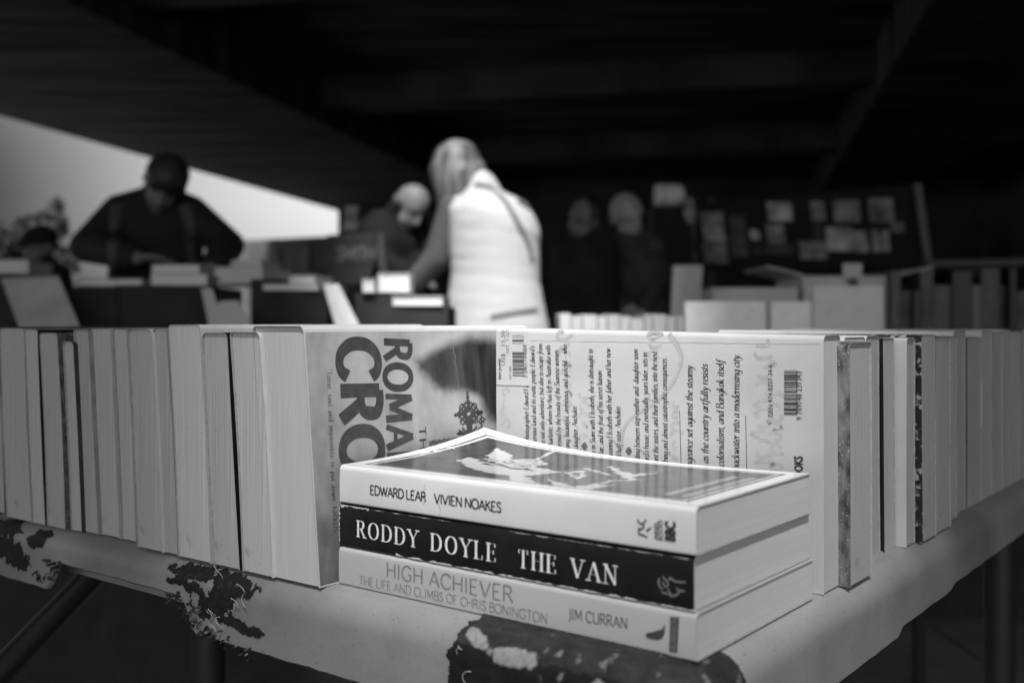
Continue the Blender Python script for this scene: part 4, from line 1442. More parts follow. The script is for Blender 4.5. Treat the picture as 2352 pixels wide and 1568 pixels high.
# ------------------------------------------------------------------ worn black patches, frayed threads on the table edge
patch('tape_patch', -0.0545, 0.100, -0.012, 0.060,
      lambda s, q: min(1.0, min((s + 0.054 + 0.0015 * fbm(q * 300, 0, 1)) / 0.004, (0.097 - 0.010 * max(0, (0.020 - q) / 0.03) + 0.0030 * fbm(q * 160, 0, 2) - s) / 0.004,
                       (q + 0.0105 + 0.0015 * fbm(s * 200, 0, 4)) / 0.002)),
      lambda s, q: corner_tone(s, q),
      step=0.0007, label='large black tape patch wrapped round the table corner')
patch('tape_patch', 0.222, 0.318, 0.004, 0.062,
      blob_mask([(0.283, 0.0125, 0.026, 0.0050, 0.10), (0.252, 0.0145, 0.018, 0.0060, -0.1), (0.262, 0.025, 0.014, 0.0095, 0.5), (0.243, 0.035, 0.018, 0.0030, -0.12), (0.272, 0.029, 0.010, 0.007, 0.4),
                 (0.298, 0.0195, 0.012, 0.0024, 0.1), (0.286, 0.021, 0.008, 0.004, 0.0)], 0.55, 190, 1.0), dark_tone, label='ragged black hole beside the hand hold')
patch('tape_patch', 0.415, 0.580, -0.002, 0.062,
      blob_mask([(0.545, 0.010, 0.024, 0.009, 0.0), (0.500, 0.013, 0.022, 0.007, 0.1), (0.455, 0.016, 0.014, 0.006, 0.2), (0.520, 0.024, 0.028, 0.010, -0.15), (0.487, 0.029, 0.024, 0.009, -0.2), (0.560, 0.024, 0.018, 0.012, 0.0)], 0.5, 150, 6.0),
      dark_tone, label='ragged black worn patch near the left border')
# small torn rags hanging at both ends of the hand hold
rnd = random.Random(12)
for (s, q, n, sz) in ((0.275, 0.043, 16, 0.0045), (0.297, 0.031, 14, 0.005), (0.285, 0.035, 12, 0.004), (0.432, 0.030, 12, 0.005), (0.446, 0.040, 12, 0.0045), (0.255, 0.045, 9, 0.003), (0.236, 0.048, 8, 0.0025)):
    t1 = MB()
    for k in range(n):
        p, nr = edge_point(s + rnd.uniform(-0.010, 0.010), q + rnd.uniform(-0.005, 0.003))
        p = p + nr * 0.0006
        d = Vector((rnd.uniform(-1, 1), rnd.uniform(-1, 1), rnd.uniform(-1.3, 0.3))).normalized()
        c = d.cross(nr).normalized() * sz * 0.22
        pts = []
        for i in range(4):
            f = i / 3
            pc = p + d * sz * f + nr * 0.0016 * math.sin(f * 3.1)
            pts.append([pc + c * (1 - f * 0.7), pc - c * (1 - f * 0.7)])
        t1.sheet(pts, 0.0003)
    t1.build('torn_rag', M['metal'], table)
for (s, q, n, sz) in ((0.243, 0.022, 4, 0.007), (0.268, 0.036, 4, 0.005), (0.262, 0.016, 2, 0.005), (0.092, 0.022, 2, 0.006)):
    t1 = MB()
    for k in range(n):
        p, nr = edge_point(s + rnd.uniform(-0.008, 0.008), q + rnd.uniform(-0.006, 0.006))
        tdir = (U * rnd.uniform(-1, 1) + Z * rnd.uniform(-1, 0.5)).normalized()
        pts = []
        ph = rnd.random() * 6
        for i in range(9):
            f = i / 8
            pts.append(p + tdir * sz * f + nr * (0.0008 + 0.0012 * math.sin(f * 3.14)) + U * 0.0018 * math.sin(f * 7 + ph) + Z * 0.0014 * math.cos(f * 6 + ph))
        t1.tube(pts, 0.00018, 5)
    t1.build('frayed_thread', M['string'], table)

# ------------------------------------------------------------------ generic books and boxes further back
def slab_book(name, label, o, ex, ey, ez, cover, page='page_smooth', group=None, cat='book', spine='left'):
    """a closed book: ex across the cover, ey the thickness away from the viewer, ez up; cover wraps the spine side"""
    root = thing(name, label, cat, o, 0, group)
    o = Vector(o); ex, ey, ez = Vector(ex), Vector(ey), Vector(ez)
    tx, ty = ex.normalized() * 0.0015, ey.normalized() * 0.0015
    c = MB()
    c.box(o, ex, ty, ez)
    c.box(o + ey - ty, ex, ty, ez)
    c.box(o + (ty if True else 0), tx, ey - ty * 2, ez)
    c.build('cover', M[cover], root)
    p = MB()
    zi = ez.normalized() * 0.002
    p.box(o + tx + ty + zi, ex - tx * 3, ey - ty * 2, ez - zi * 2)
    p.build('page_block', M[page], root)
    return root


def trestle(name, label, x0, x1, y0, y1, z=TZ, cloth=None):
    t = thing(name, label, 'table', ((x0 + x1) / 2, (y0 + y1) / 2, 0), 0, 'book market tables further back')
    m2 = MB(); m2.aabb(x0, x1, y0, y1, z - 0.03, z); m2.build('tabletop', M['paper_dull'], t)
    for a in (x0 + 0.08, x1 - 0.08):
        for b in (y0 + 0.08, y1 - 0.08):
            m3 = MB(); m3.tube([(a, b, 0), (a, b, z - 0.031)], 0.015, 8); m3.build('leg', M['metal'], t)
    if cloth:
        m3 = MB()
        m3.aabb(x0 - 0.012, x1 + 0.012, y0 - 0.012, y0 - 0.004, 0.1, z + 0.001)
        m3.aabb(x0 - 0.012, x1 + 0.012, y0 - 0.004, y1 + 0.01, z + 0.001, z + 0.004)
        m3.build('cloth', M[cloth], t)
    return t


# second table on the right with a row of page edges and three big face out books
trestle('market_table', 'table holding the blurred pale books right of the white vest', 0.0, 1.05, 1.95, 2.55)
y2 = 2.0
xs_px = [1285, 1312, 1338, 1372, 1395, 1424, 1448, 1480, 1500, 1531, 1553, 1574]
RB = 'blurred books in the row behind'
ordn = ['first', 'second', 'third', 'fourth', 'fifth', 'sixth', 'seventh', 'eighth', 'ninth', 'tenth', 'eleventh']
for i in range(11):
    a, b = P(xs_px[i], 745, y2).x, P(xs_px[i + 1], 745, y2).x
    hh = (0.1545, 0.150, 0.152, 0.149, 0.153, 0.150, 0.1465, 0.149, 0.1525, 0.148, 0.150)[i]
    sb = standing_book('paperback', '%s blurred pale page edge right of the white vest, behind the blurb book' % ordn[i], (b - 0.001, y2, TZ), math.pi / 2, 0.18, b - a - 0.002, hh,
                  ('cover_pale', 'cover_mid', 'cover_white')[i % 3], ('page1', 'page3', 'page1')[i % 3], group=RB)
for (x0, x1, yt, Yd, cv, lb) in ((1577, 1760, 692, 1.98, 'cover_white', 'widest blurred pale book standing face out, left of its two neighbours'),
                                 (1774, 1868, 692, 1.98, 'cover_white', 'narrow blurred pale book standing between two larger ones'),
                                 (1872, 2032, 656, 1.97, 'cover_pale', 'tallest blurred pale book standing face out below the display board')):
    a, b = P(x0, 745, Yd), P(x1, 745, Yd)
    top = P(0, yt, Yd).z
    slab_book('hardback', lb, (a.x, Yd, TZ + 0.001), (b.x - a.x, 0, 0), (0, 0.03, 0), (0, 0.01, top - TZ - 0.001), cv, group='large books standing face out')
# further table: lying pile, open carton, leaning book, price card, dark tall books
trestle('market_table', 'dark clothed table behind the face out books', 0.45, 2.2, 2.75, 3.5, cloth='cloth_dark')
def pile(name, px0, px1, py0, py1, Y, cover, label, depth=0.16, n=1, cat='book', group=None, page='page_flat'):
    """one lying book, turned a little on its pile"""
    a, b = P(px0, py1, Y), P(px1, py0, Y)
    hh = b.z - a.z
    e = min(0.002, hh * .2)
    ang = random.uniform(-0.16, 0.16)
    root = thing(name, label, cat, ((a.x + b.x) / 2, Y + depth / 2, a.z), ang, group)
    w, d = (b.x - a.x) / 2, depth / 2
    m2 = MB()
    m2.aabb(-w, w, -d, d, 0, e); m2.aabb(-w, w, -d, d, hh - e, hh)
    m2.aabb(-w, -w + 0.002, -d, d, e, hh - e)
    m2.build('cover', M[cover], root, world=False)
    m2 = MB(); m2.aabb(-w + 0.002, w - 0.003, -d + 0.003, d - 0.003, e, hh - e); m2.build('page_block', M[page], root, world=False)
    return root


def carton(name, label, x0, x1, y0, y1, z0, z1, m, flaps=True, group=None, cat='box'):
    t = thing(name, label, cat, ((x0 + x1) / 2, (y0 + y1) / 2, z0), 0, group)
    th = 0.006
    m2 = MB()
    m2.aabb(x0, x1, y0, y0 + th, z0, z1); m2.aabb(x0, x1, y1 - th, y1, z0, z1)
    m2.aabb(x0, x0 + th, y0 + th, y1 - th, z0, z1); m2.aabb(x1 - th, x1, y0 + th, y1 - th, z0, z1)
    m2.aabb(x0 + th, x1 - th, y0 + th, y1 - th, z0, z0 + th)
    m2.build('shell', M[m], t)
    if flaps:
        for sx, xa in ((-1, x0), (1, x1)):
            f = MB(); f.hexa([(xa, y0, z1 + .0005), (xa, y1, z1 + .0005), (xa + sx * 0.10, y1, z1 + 0.025), (xa + sx * 0.10, y0, z1 + 0.025),
                              (xa, y0, z1 + 0.0045), (xa, y1, z1 + 0.0045), (xa + sx * 0.10, y1, z1 + 0.029), (xa + sx * 0.10, y0, z1 + 0.029)])
            f.build('flap', M[m], t)
    return t


Yt = 2.95
x0, x1 = P(1845, 0, Yt).x, P(2065, 0, Yt).x
carton('carton', 'grey open carton behind the tallest face out book', x0, x1, Yt, Yt + 0.3, TZ + 0.005, P(0, 634, Yt).z, 'paper_grey')
x0, x1 = P(1640, 0, Yt).x, P(1838, 0, Yt).x
carton('carton', 'low grey tray of books behind the narrow face out book', x0, x1, Yt + .02, Yt + 0.3, TZ + 0.005, P(0, 660, Yt).z, 'paper_grey', flaps=False)
slab_book('hardback', 'dull grey book leaning upright left of the low grey tray', (P(1536, 0, Yt).x, Yt, TZ + 0.005), (P(1602, 0, Yt).x - P(1536, 0, Yt).x, 0, 0), (0, 0.03, 0), (0.02, 0.03, P(0, 612, Yt).z - TZ), 'paper_dull')
cd = thing('price_card', 'small grey price card with a dark clip standing on the open carton', 'card', P(1958, 652, Yt - 0.01))
m2 = MB(); a, b = P(1936, 640, Yt - .01), P(1980, 605, Yt - .01); m2.aabb(a.x, b.x, a.y, a.y + 0.002, a.z, b.z); m2.build('card', M['paper_grey'], cd)
m2 = MB(); a, b = P(1950, 662, Yt - .014), P(1970, 638, Yt - .014); m2.aabb(a.x, b.x, a.y - .004, a.y + .003, a.z, b.z); m2.build('clip', M['metal'], cd)
dk = ['cover_dark', 'print_dark', 'cover_black', 'print_dark', 'cover_dark', 'cover_black', 'cover_scuffed']
px = 2048; i = 0
rnd = random.Random(3)
dl = ['first', 'second', 'third', 'fourth', 'fifth', 'sixth', 'seventh', 'eighth', 'ninth', 'tenth', 'eleventh', 'twelfth', 'thirteenth', 'fourteenth', 'fifteenth', 'sixteenth', 'seventeenth', 'eighteenth', 'nineteenth', 'twentieth']
_dl0 = ['first', 'second', 'third', 'fourth', 'fifth', 'sixth', 'seventh', 'eighth', 'ninth', 'tenth', 'eleventh', 'twelfth', 'thirteenth']
while px < 2380:
    w = rnd.choice((15, 22, 30, 44)); Yk = 2.9 + rnd.uniform(-0.04, 0.04)
    a, b = P(px, 0, Yk).x, P(px + w - 2, 0, Yk).x
    slab_book('record_sleeve', '%s tall dark spine from the left in the shadowed row at the right border' % dl[i], (a, Yk, TZ + 0.005), (b - a, 0, 0), (0, 0.25, 0), (0, 0, P(0, rnd.choice((616, 622, 640, 668, 655)), Yk).z - TZ - .005), dk[i % 7],
              page='cover_dark', group='tall dark spines at the right border', cat='book')
    px += w; i += 1
trestle('market_table', 'table carrying the shadowed row of tall dark spines', P(2045, 0, 2.9).x + 0.96 - 0.0, 2.9, 3.52, 3.9)
rl = thing('rail', 'grey horizontal rail above the dark spines at the right border', 'rail', P(2240, 745, 4.2) * 1.0)
m2 = MB(); m2.tube([P(2128, 606, 4.2), P(2480, 600, 4.2)], 0.016, 8); m2.build('bar', M['hoarding_post'], rl)
for q in (2140, 2470):
    m2 = MB(); a = P(q, 604, 4.22); m2.tube([(a.x, a.y, 0), a], 0.014, 8); m2.build('upright', M['metal'], rl)

# display board with pinned prints
bd = thing('display_board', 'black display board covered in pinned prints at the right', 'board', (P(1850, 0, 7).x, 7, 0))
BD0 = P(1596, 620, 7.5); BD1 = (P(2128, 612, 6.6) - BD0); BD2 = (P(1604, 468, 7.5) - BD0)
def BP(px, py, lift=0.0):
    a, b = onplane(px, py, BD0 - Vector((0, lift, 0)), BD1, BD2)
    return BD0 - Vector((0, lift, 0)) + BD1 * a + BD2 * b
m2 = MB()
fr = [BP(1596, 620), BP(2128, 612), BP(2108, 422), BP(1604, 468)]
m2.hexa([fr[0] + Vector((0, .06, 0)), fr[1] + Vector((0, .06, 0)), fr[1], fr[0], fr[3] + Vector((0, .06, 0)), fr[2] + Vector((0, .06, 0)), fr[2], fr[3]])
m2.build('panel', M['board'], bd)
m2 = MB(); m2.tube([BP(2108, 424, .05), BP(2126, 560, .05), BP(2134, 618, .05), P(2124, 668, 6.55), Vector((P(2124, 0, 6.55).x, 6.55, 0))], 0.026, 8); m2.build('post', M['post'], bd)
m2 = MB()
a = BP(1640, 610); m2.tube([(a.x, a.y + .09, 0), (a.x, a.y + .09, a.z + 0.5)], 0.026, 8); m2.build('post', M['metal'], bd)
def R6(x, y): return ((2560 + x * 0.5102) / 1.7415, (700 + y * 0.5102) / 1.7415)
PR = [((275, 320, 425, 535), 'print_mid', 'tall dim print at the left end of the display board'),
      ((290, 565, 450, 680), 'print_dark', 'dim print below the tall one at the board left end'),
      ((470, 290, 650, 400), 'print_mid', 'print topping the second column of the display board'),
      ((495, 405, 665, 520), 'print_pale', 'pale print in the middle of the second column'),
      ((495, 535, 685, 690), 'print_mid', 'print at the foot of the second column'),
      ((705, 310, 820, 450), 'print_dark', 'dark print left of centre in the upper row'),
      ((700, 460, 840, 640), 'print_dark', 'dark print left of centre in the lower row'),
      ((865, 430, 935, 510), 'print_pale', 'tiny pale square print near the board centre'),
      ((990, 390, 1130, 535), 'print_mid', 'print with a dark middle near the board centre'),
      ((1000, 215, 1190, 360), 'print_pale', 'pale print highest of the board centre'),
      ((880, 545, 1210, 620), 'print_dark', 'long low dark print under the board centre'),
      ((1250, 520, 1460, 660), 'print_mid', 'print with a dark oval low right of centre'),
      ((1340, 210, 1450, 360), 'print_mid', 'narrow print in the upper row right of centre'),
      ((1350, 385, 1420, 500), 'print_dark', 'narrow dark print beneath the upper narrow one'),
      ((1515, 200, 1720, 370), 'print_mid', 'framed print with dark middle, second from the board right end'),
      ((1460, 410, 1660, 595), 'print_pale', 'large pale print in the lower row right of centre'),
      ((1665, 440, 1785, 605), 'print_pale', 'pale print overlapping beside the large lower one'),
      ((1820, 430, 1950, 600), 'print_pale', 'palest upright print low at the board right end'),
      ((1795, 185, 1985, 370), 'print_mid', 'framed print highest at the board right end'),
      ((1965, 370, 2070, 450), 'print_mid', 'small tilted print at the far right of the board')]
for k, (r, mn, lb) in enumerate(PR):
    q = [BP(*R6(r[0] + 8, r[3])), BP(*R6(r[2] + 8, r[3])), BP(*R6(r[2] - 8, r[1])), BP(*R6(r[0] - 8, r[1]))]
    off = Vector((0, -0.004 - 0.002 * (k % 3), 0)); bk_ = Vector((0, -0.001, 0))
    m2 = MB(); m2.hexa([p + off for p in (q[0], q[1])] + [q[1] + off + bk_, q[0] + off + bk_] + [q[3] + off, q[2] + off, q[2] + off + bk_, q[3] + off + bk_])
    tag(m2.build('pinned_print', M[mn]), lb, 'print', 'prints pinned to the display board')
# dark cabinet with a white tub on top
cb_ = thing('speaker_cabinet', 'tall black cabinet left of the display board carrying a white tub', 'cabinet', (P(1545, 0, 7.0).x, 7.0, 0))
a, b = P(1500, 0, 6.9), P(1592, 0, 6.9)
m2 = MB(); m2.aabb(a.x, b.x, 6.9, 7.2, 0, P(0, 474, 6.9).z); m2.build('body', M['crate'], cb_)
m2 = MB(); m2.aabb(a.x + .02, b.x - .02, 6.885, 6.899, 0.9, P(0, 490, 6.9).z); m2.build('grille', M['board'], cb_)
tb = thing('tub', 'white plastic tub with a rounded right end on the black cabinet', 'tub', P(1540, 472, 7.0))
m2 = MB(); a, b = P(1508, 472, 6.95), P(1576, 420, 6.95)
zc, rr = (a.z + b.z) / 2, (b.z - a.z) / 2
m2.tube([(a.x, 7.02, zc), (a.x + .01, 7.02, zc), (b.x - 0.05, 7.02, zc), (b.x - 0.015, 7.02, zc), (b.x, 7.02, zc)], [rr * .9, rr, rr, rr * .85, rr * .45], 16); m2.build('body', M['tub'], tb, smooth=40)
m2 = MB(); m2.tube([(a.x + .05, 7.02, zc), (a.x + .06, 7.02, zc)], rr * 1.04, 16); m2.build('rim', M['paper_grey'], tb)
stw = thing('torn_paper', 'grey torn paper hanging right of the white tub', 'paper', P(1585, 480, 6.87))
m2 = MB(); m2.sheet([[P(1574, 452, 6.87), P(1592, 455, 6.87)], [P(1570, 490, 6.86), P(1598, 492, 6.86)], [P(1582, 515, 6.87), P(1595, 512, 6.87)]], 0.002); m2.build('sheet', M['print_mid'], stw)

# ------------------------------------------------------------------ left middle distance: crates, piles, leaning books
trestle('market_table', 'dark clothed table under the black crates at the left', -1.75, -0.10, 2.25, 3.0, cloth='cloth_dark')
trestle('market_table', 'table between the black jacketed man and the crates', -1.9, -0.55, 3.1, 3.75, cloth='cloth_dark')
Yc = 2.4
for (x0, x1, yt, mm_, lb) in ((-60, 22, 648, 'crate', 'black crate cut by the left border'), (150, 262, 658, 'cloth_dark', 'charcoal crate between the leaning grey book and the next crate'),
                            (268, 463, 655, 'crate', 'widest black crate below the black jacketed man'), (572, 636, 640, 'cloth_dark', 'charcoal crate left of the one with white paper on top'),
                            (640, 752, 667, 'crate', 'black crate with white papers on top, under the chalkboard'), (812, 898, 672, 'cloth_dark', 'charcoal crate left of the woman, under white papers'),
                            (900, 1028, 702, 'crate', 'low black crate by the woman in the white vest')):
    a, b = P(x0, 0, Yc).x, P(x1, 0, Yc).x
    carton('crate', lb, a, b, Yc + random.uniform(0, .03), Yc + 0.36, TZ + 0.005, P(0, yt, Yc).z, mm_, flaps=False, group='dark book crates on the left table', cat='crate')


def leaning(label, quad, Y, mname, th=0.02, back=0.10):
    """a book lying against something: quad of picture points (top left, top right, bottom right, bottom left), its top further back"""
    tl, tr, br, bl = quad
    q = [P(*tl, Y + back), P(*tr, Y + back), P(*br, Y), P(*bl, Y)]
    n = (q[1] - q[0]).cross(q[3] - q[0]).normalized()
    if n.y < 0: n = -n
    root = thing('leaning_book', label, 'book', q[3], 0, 'books leaning against the crates')
    # carry the foot down to the table top
    k = (q[3].z - (TZ + 0.006)) / max(1e-4, q[0].z - q[3].z)
    q[2] = q[2] + (q[2] - q[1]) * k; q[3] = q[3] + (q[3] - q[0]) * k
    c = MB(); c.hexa([q[3], q[2], q[2] + n * .002, q[3] + n * .002, q[0], q[1], q[1] + n * .002, q[0] + n * .002])
    c.build('cover', M[mname], root)
    p = MB(); p.hexa([q[3] + n * .0022, q[2] + n * .0022, q[2] + n * th, q[3] + n * th, q[0] + n * .0022, q[1] + n * .0022, q[1] + n * th, q[0] + n * th])
    p.build('page_block', M['page_flat'], root)
    return root


leaning('large dull grey book leaning at the left border', ((2, 638), (134, 634), (178, 738), (40, 742)), 2.25, 'paper_dull')
leaning('tall narrow bright book leaning against the widest black crate', ((462, 662), (487, 662), (512, 738), (478, 742)), 2.30, 'paper_bright')
leaning('low bright book leaning in front of the charcoal crate', ((505, 692), (548, 690), (570, 736), (480, 742)), 2.27, 'paper_bright', back=0.05)
leaning('bright white book leaning against the crate below the chalkboard', ((742, 652), (778, 652), (815, 726), (768, 738)), 2.30, 'paper_bright')
LP = 'piles lying across the crates'
pile('lying_book', 335, 462, 628, 655, Yc + .01, 'paper_grey', 'pale closed book lying at the front of the widest crate', depth=.2, group=LP)
pile('lying_book', 345, 455, 607, 627.5, Yc + .04, 'cover_mid', 'second book piled on the pale one of the widest crate', depth=.16, group=LP)
pile('lying_book', 268, 333, 640, 654.5, Yc + .02, 'paper_dull', 'thin dull book lying left on the widest crate', depth=.2, group=LP)
pile('lying_book', 456, 618, 612, 652, 3.15, 'paper_dull', 'wide grey pile behind the bright leaning books', depth=.25, group=LP)
pile('lying_book', 535, 608, 597, 611.5, 3.18, 'paper_dull', 'smaller grey book on top of the wide grey pile', depth=.2, group=LP)
pile('lying_book', 175, 262, 640, 657.5, Yc + .02, 'print_mid', 'flat dull book lying on the charcoal crate', depth=.2, group=LP)
pile('lying_book', -20, 60, 596, 628, 3.12, 'paper_dull', 'grey pile above the leaning book at the left border', depth=.2, group=LP)
pile('lying_book', 615, 748, 652, 666.5, Yc, 'paper_bright', 'bright white papers spread on the crate under the chalkboard', depth=.22, group=LP)
pile('lying_book', 672, 735, 632, 651.5, Yc + .03, 'paper_bright', 'smaller bright book topping the white papers', depth=.14, group=LP)
pile('lying_book', 832, 862, 640, 671, Yc + .01, 'paper_bright', 'small bright book at the left end of the woman\'s crate', depth=.12, group=LP)
pile('lying_book', 866, 940, 627, 671, Yc + .02, 'paper_bright', 'bright white book under the woman\'s hand', depth=.16, group=LP)
pile('lying_book', 905, 1022, 680, 701.5, Yc, 'paper_bright', 'row of bright papers on the low crate by the woman', depth=.2, group=LP)

# chalkboard sign standing behind
cs = thing('chalkboard', 'leaning black chalkboard sign with faint lettering behind the crates', 'sign', P(795, 745, 4.6) - Z * 0.87)
m2 = MB()
q = [P(735, 652, 4.6), P(848, 652, 4.6), P(872, 532, 4.72), P(752, 540, 4.72)]
m2.hexa([q[0], q[1], q[1] + Vector((0, .03, 0)), q[0] + Vector((0, .03, 0)), q[3], q[2], q[2] + Vector((0, .03, 0)), q[3] + Vector((0, .03, 0))])
m2.build('board', M['signboard'], cs)
for (xa, xb) in (((740, 652), (718, 900)), ((846, 652), (850, 900)), ((872, 536), (908, 900))):
    m2 = MB(); m2.tube([P(*xa, 4.65 if xa[0] < 860 else 4.85), Vector((P(xb[0], 0, 4.7).x, 4.68 if xa[0] < 860 else 4.95, 0.02))], 0.018, 6); m2.build('leg', M['post'], cs)
ex = (q[1] - q[0]).normalized(); ez = (q[3] - q[0]).normalized(); nr = ex.cross(ez).normalized()
if nr.y > 0: nr = -nr
t1 = MB()
chalk = dict(nib=(1.9, 1.7, 0.0), thin=1.0)
o1 = P(772, 600, 4.655); lettering(t1, 'SMITH', plane_map(o1 + nr * 0.01, ex, ez, nr, 0.001), 0.070, length=0.172, **chalk)
t1.build('chalk_lettering', M['chalk'], cs)
for (x0, x1, y0, y1, Y, mn, nm, lb) in ((785, 822, 505, 530, 5.9, 'paper_grey', 'paper_bag', 'pale paper bag on the dark stand above the chalkboard'), (788, 822, 472, 502, 9.0, 'print_pale', 'notice', 'dim notice on the pier right of the bright sky gap')):
    t = thing(nm, lb, 'bag' if nm == 'paper_bag' else 'notice', P((x0 + x1) / 2, y1, Y))
    a, b = P(x0, y1, Y), P(x1, y0, Y)
    m2 = MB(); w = b.x - a.x
    m2.hexa([(a.x, Y, a.z), (b.x, Y, a.z), (b.x, Y + .08, a.z), (a.x, Y + .08, a.z), (a.x + w * .1, Y + .02, b.z), (b.x - w * .05, Y + .02, b.z), (b.x - w * .1, Y + .05, b.z - .01), (a.x + w * .1, Y + .05, b.z - .01)])
    m2.build('body', M[mn], t)
st = thing('stand', 'dark narrow stand behind the chalkboard', 'stand', (P(803, 0, 5.95).x, 5.95, 0))
m2 = MB(); a, b = P(780, 0, 5.88), P(850, 0, 5.88); m2.aabb(a.x, b.x, 5.88, 6.2, P(0, 533.5, 5.9).z - .03, P(0, 530.5, 5.9).z); m2.build('shelf', M['crate'], st)
for q in (784, 846):
    m2 = MB(); a = P(q, 0, 5.95); m2.tube([(a.x, 5.95, 0), (a.x, 5.95, P(0, 534, 5.9).z - .03)], .02, 6); m2.build('upright', M['metal'], st)
m2 = MB(); a = P(803, 0, 9.0); m2.tube([(a.x, 9.1, 0), (a.x, 9.1, P(0, 470, 9).z)], .05, 8)
tag(m2.build('signpost', M['metal']), 'slim dark post carrying the dim notice', 'post')

# ------------------------------------------------------------------ people
ico = bmesh.new(); bmesh.ops.create_icosphere(ico, subdivisions=3, radius=1.0)
ICO_V = [v.co.copy() for v in ico.verts]; ICO_F = [tuple(v.index for v in f.verts) for f in ico.faces]; ico.free()


class Blob:
    def __init__(self): self.mb = MB()
    def ell(self, c, ax, ay, az):
        """ellipsoid with three half axis vectors"""
        self.mb.add([c + ax * v.x + ay * v.y + az * v.z for v in ICO_V], ICO_F)
    def ball(self, c, r):
        self.ell(Vector(c), Vector((r, 0, 0)), Vector((0, r, 0)), Vector((0, 0, r)))
    def limb(self, pts, rs):
        for i in range(len(pts) - 1):
            a, b = Vector(pts[i]), Vector(pts[i + 1])
            n = max(2, int((b - a).length / (0.35 * min(rs[i], rs[i + 1]))) + 1)
            for k in range(n + 1):
                f = k / n
                self.ball(a.lerp(b, f), rs[i] * (1 - f) + rs[i + 1] * f)
    def trunk(self, pts, hw, hd, side):
        side = side.normalized()
        for i in range(len(pts) - 1):
            a, b = Vector(pts[i]), Vector(pts[i + 1])
            ax = (b - a).normalized(); nr = side.cross(ax).normalized()
            n = 7
            for k in range(n + 1):
                f = k / n
                w, d = hw[i] * (1 - f) + hw[i + 1] * f, hd[i] * (1 - f) + hd[i + 1] * f
                self.ell(a.lerp(b, f), side * w, nr * d, ax * min(w, d) * 0.9)
    def build(self, name, m, parent, vox=0.009, smooth=6):
        o = self.mb.build(name, m, parent, recalc=False)
        md = o.modifiers.new('remesh', 'REMESH'); md.mode = 'VOXEL'; md.voxel_size = vox; md.use_smooth_shade = True
        ms = o.modifiers.new('smooth', 'SMOOTH'); ms.iterations = smooth; ms.factor = 0.5
        dg = bpy.context.evaluated_depsgraph_get(); dg.update()
        me = bpy.data.meshes.new_from_object(o.evaluated_get(dg))
        o.modifiers.clear()
        old = o.data; o.data = me; bpy.data.meshes.remove(old)
        me.name = name
        if not me.materials: me.materials.append(m)
        me.shade_smooth()
        return o


def head_shape(b, c, fwd, up, r=0.1):
    """skull, jaw, nose, ears, brow; c is the middle of the head, r about half its width times 1.3"""
    fwd = fwd.normalized(); up = (up - fwd * up.dot(fwd)).normalized(); sd = fwd.cross(up).normalized()
    b.ell(c + up * r * 0.25 - fwd * r * 0.10, sd * r * 0.78, fwd * r * 0.98, up * r * 0.92)
    b.ell(c - up * r * 0.45 + fwd * r * 0.22, sd * r * 0.58, fwd * r * 0.62, up * r * 0.72)
    b.ell(c - up * r * 0.98 + fwd * r * 0.50, sd * r * 0.26, fwd * r * 0.24, up * r * 0.22)
    b.limb([c + up * r * 0.12 + fwd * r * 0.82, c - up * r * 0.30 + fwd * r * 1.02], [r * 0.10, r * 0.16])
    b.ell(c + up * r * 0.22 + fwd * r * 0.74, sd * r * 0.52, fwd * r * 0.16, up * r * 0.10)
    b.ell(c - up * r * 0.62 + fwd * r * 0.80, sd * r * 0.24, fwd * r * 0.12, up * r * 0.09)
    for s in (-1, 1):
        b.ell(c + sd * s * r * 0.78 - up * r * 0.10 - fwd * r * 0.10, sd * r * 0.10, fwd * r * 0.17, up * r * 0.28)
    return sd, up, fwd


def hand(b, wr, dirv, palm_n, side=1, curl=0.5):
    """palm with four bent fingers and a thumb leaving its side"""
    d = dirv.normalized(); n = (palm_n - d * palm_n.dot(d)).normalized(); a = d.cross(n).normalized() * side
    b.ell(wr + d * 0.05, d * 0.052, a * 0.042, n * 0.016)
    for k, (off, ln) in enumerate(((-0.031, 0.070), (-0.010, 0.080), (0.011, 0.074), (0.030, 0.058))):
        p0 = wr + d * 0.085 + a * off
        p1 = p0 + (d * math.cos(curl * .5) - n * math.sin(curl * .5)) * ln * 0.5
        p2 = p1 + (d * math.cos(curl * 1.3) - n * math.sin(curl * 1.3)) * ln * 0.5
        b.limb([p0, p1, p2], [0.0098, 0.0090, 0.0075])
    t0 = wr + d * 0.03 - a * 0.036
    b.limb([t0, t0 - a * 0.026 + d * 0.030 - n * .006, t0 - a * 0.030 + d * 0.062 - n * 0.016], [0.013, 0.0110, 0.0090])


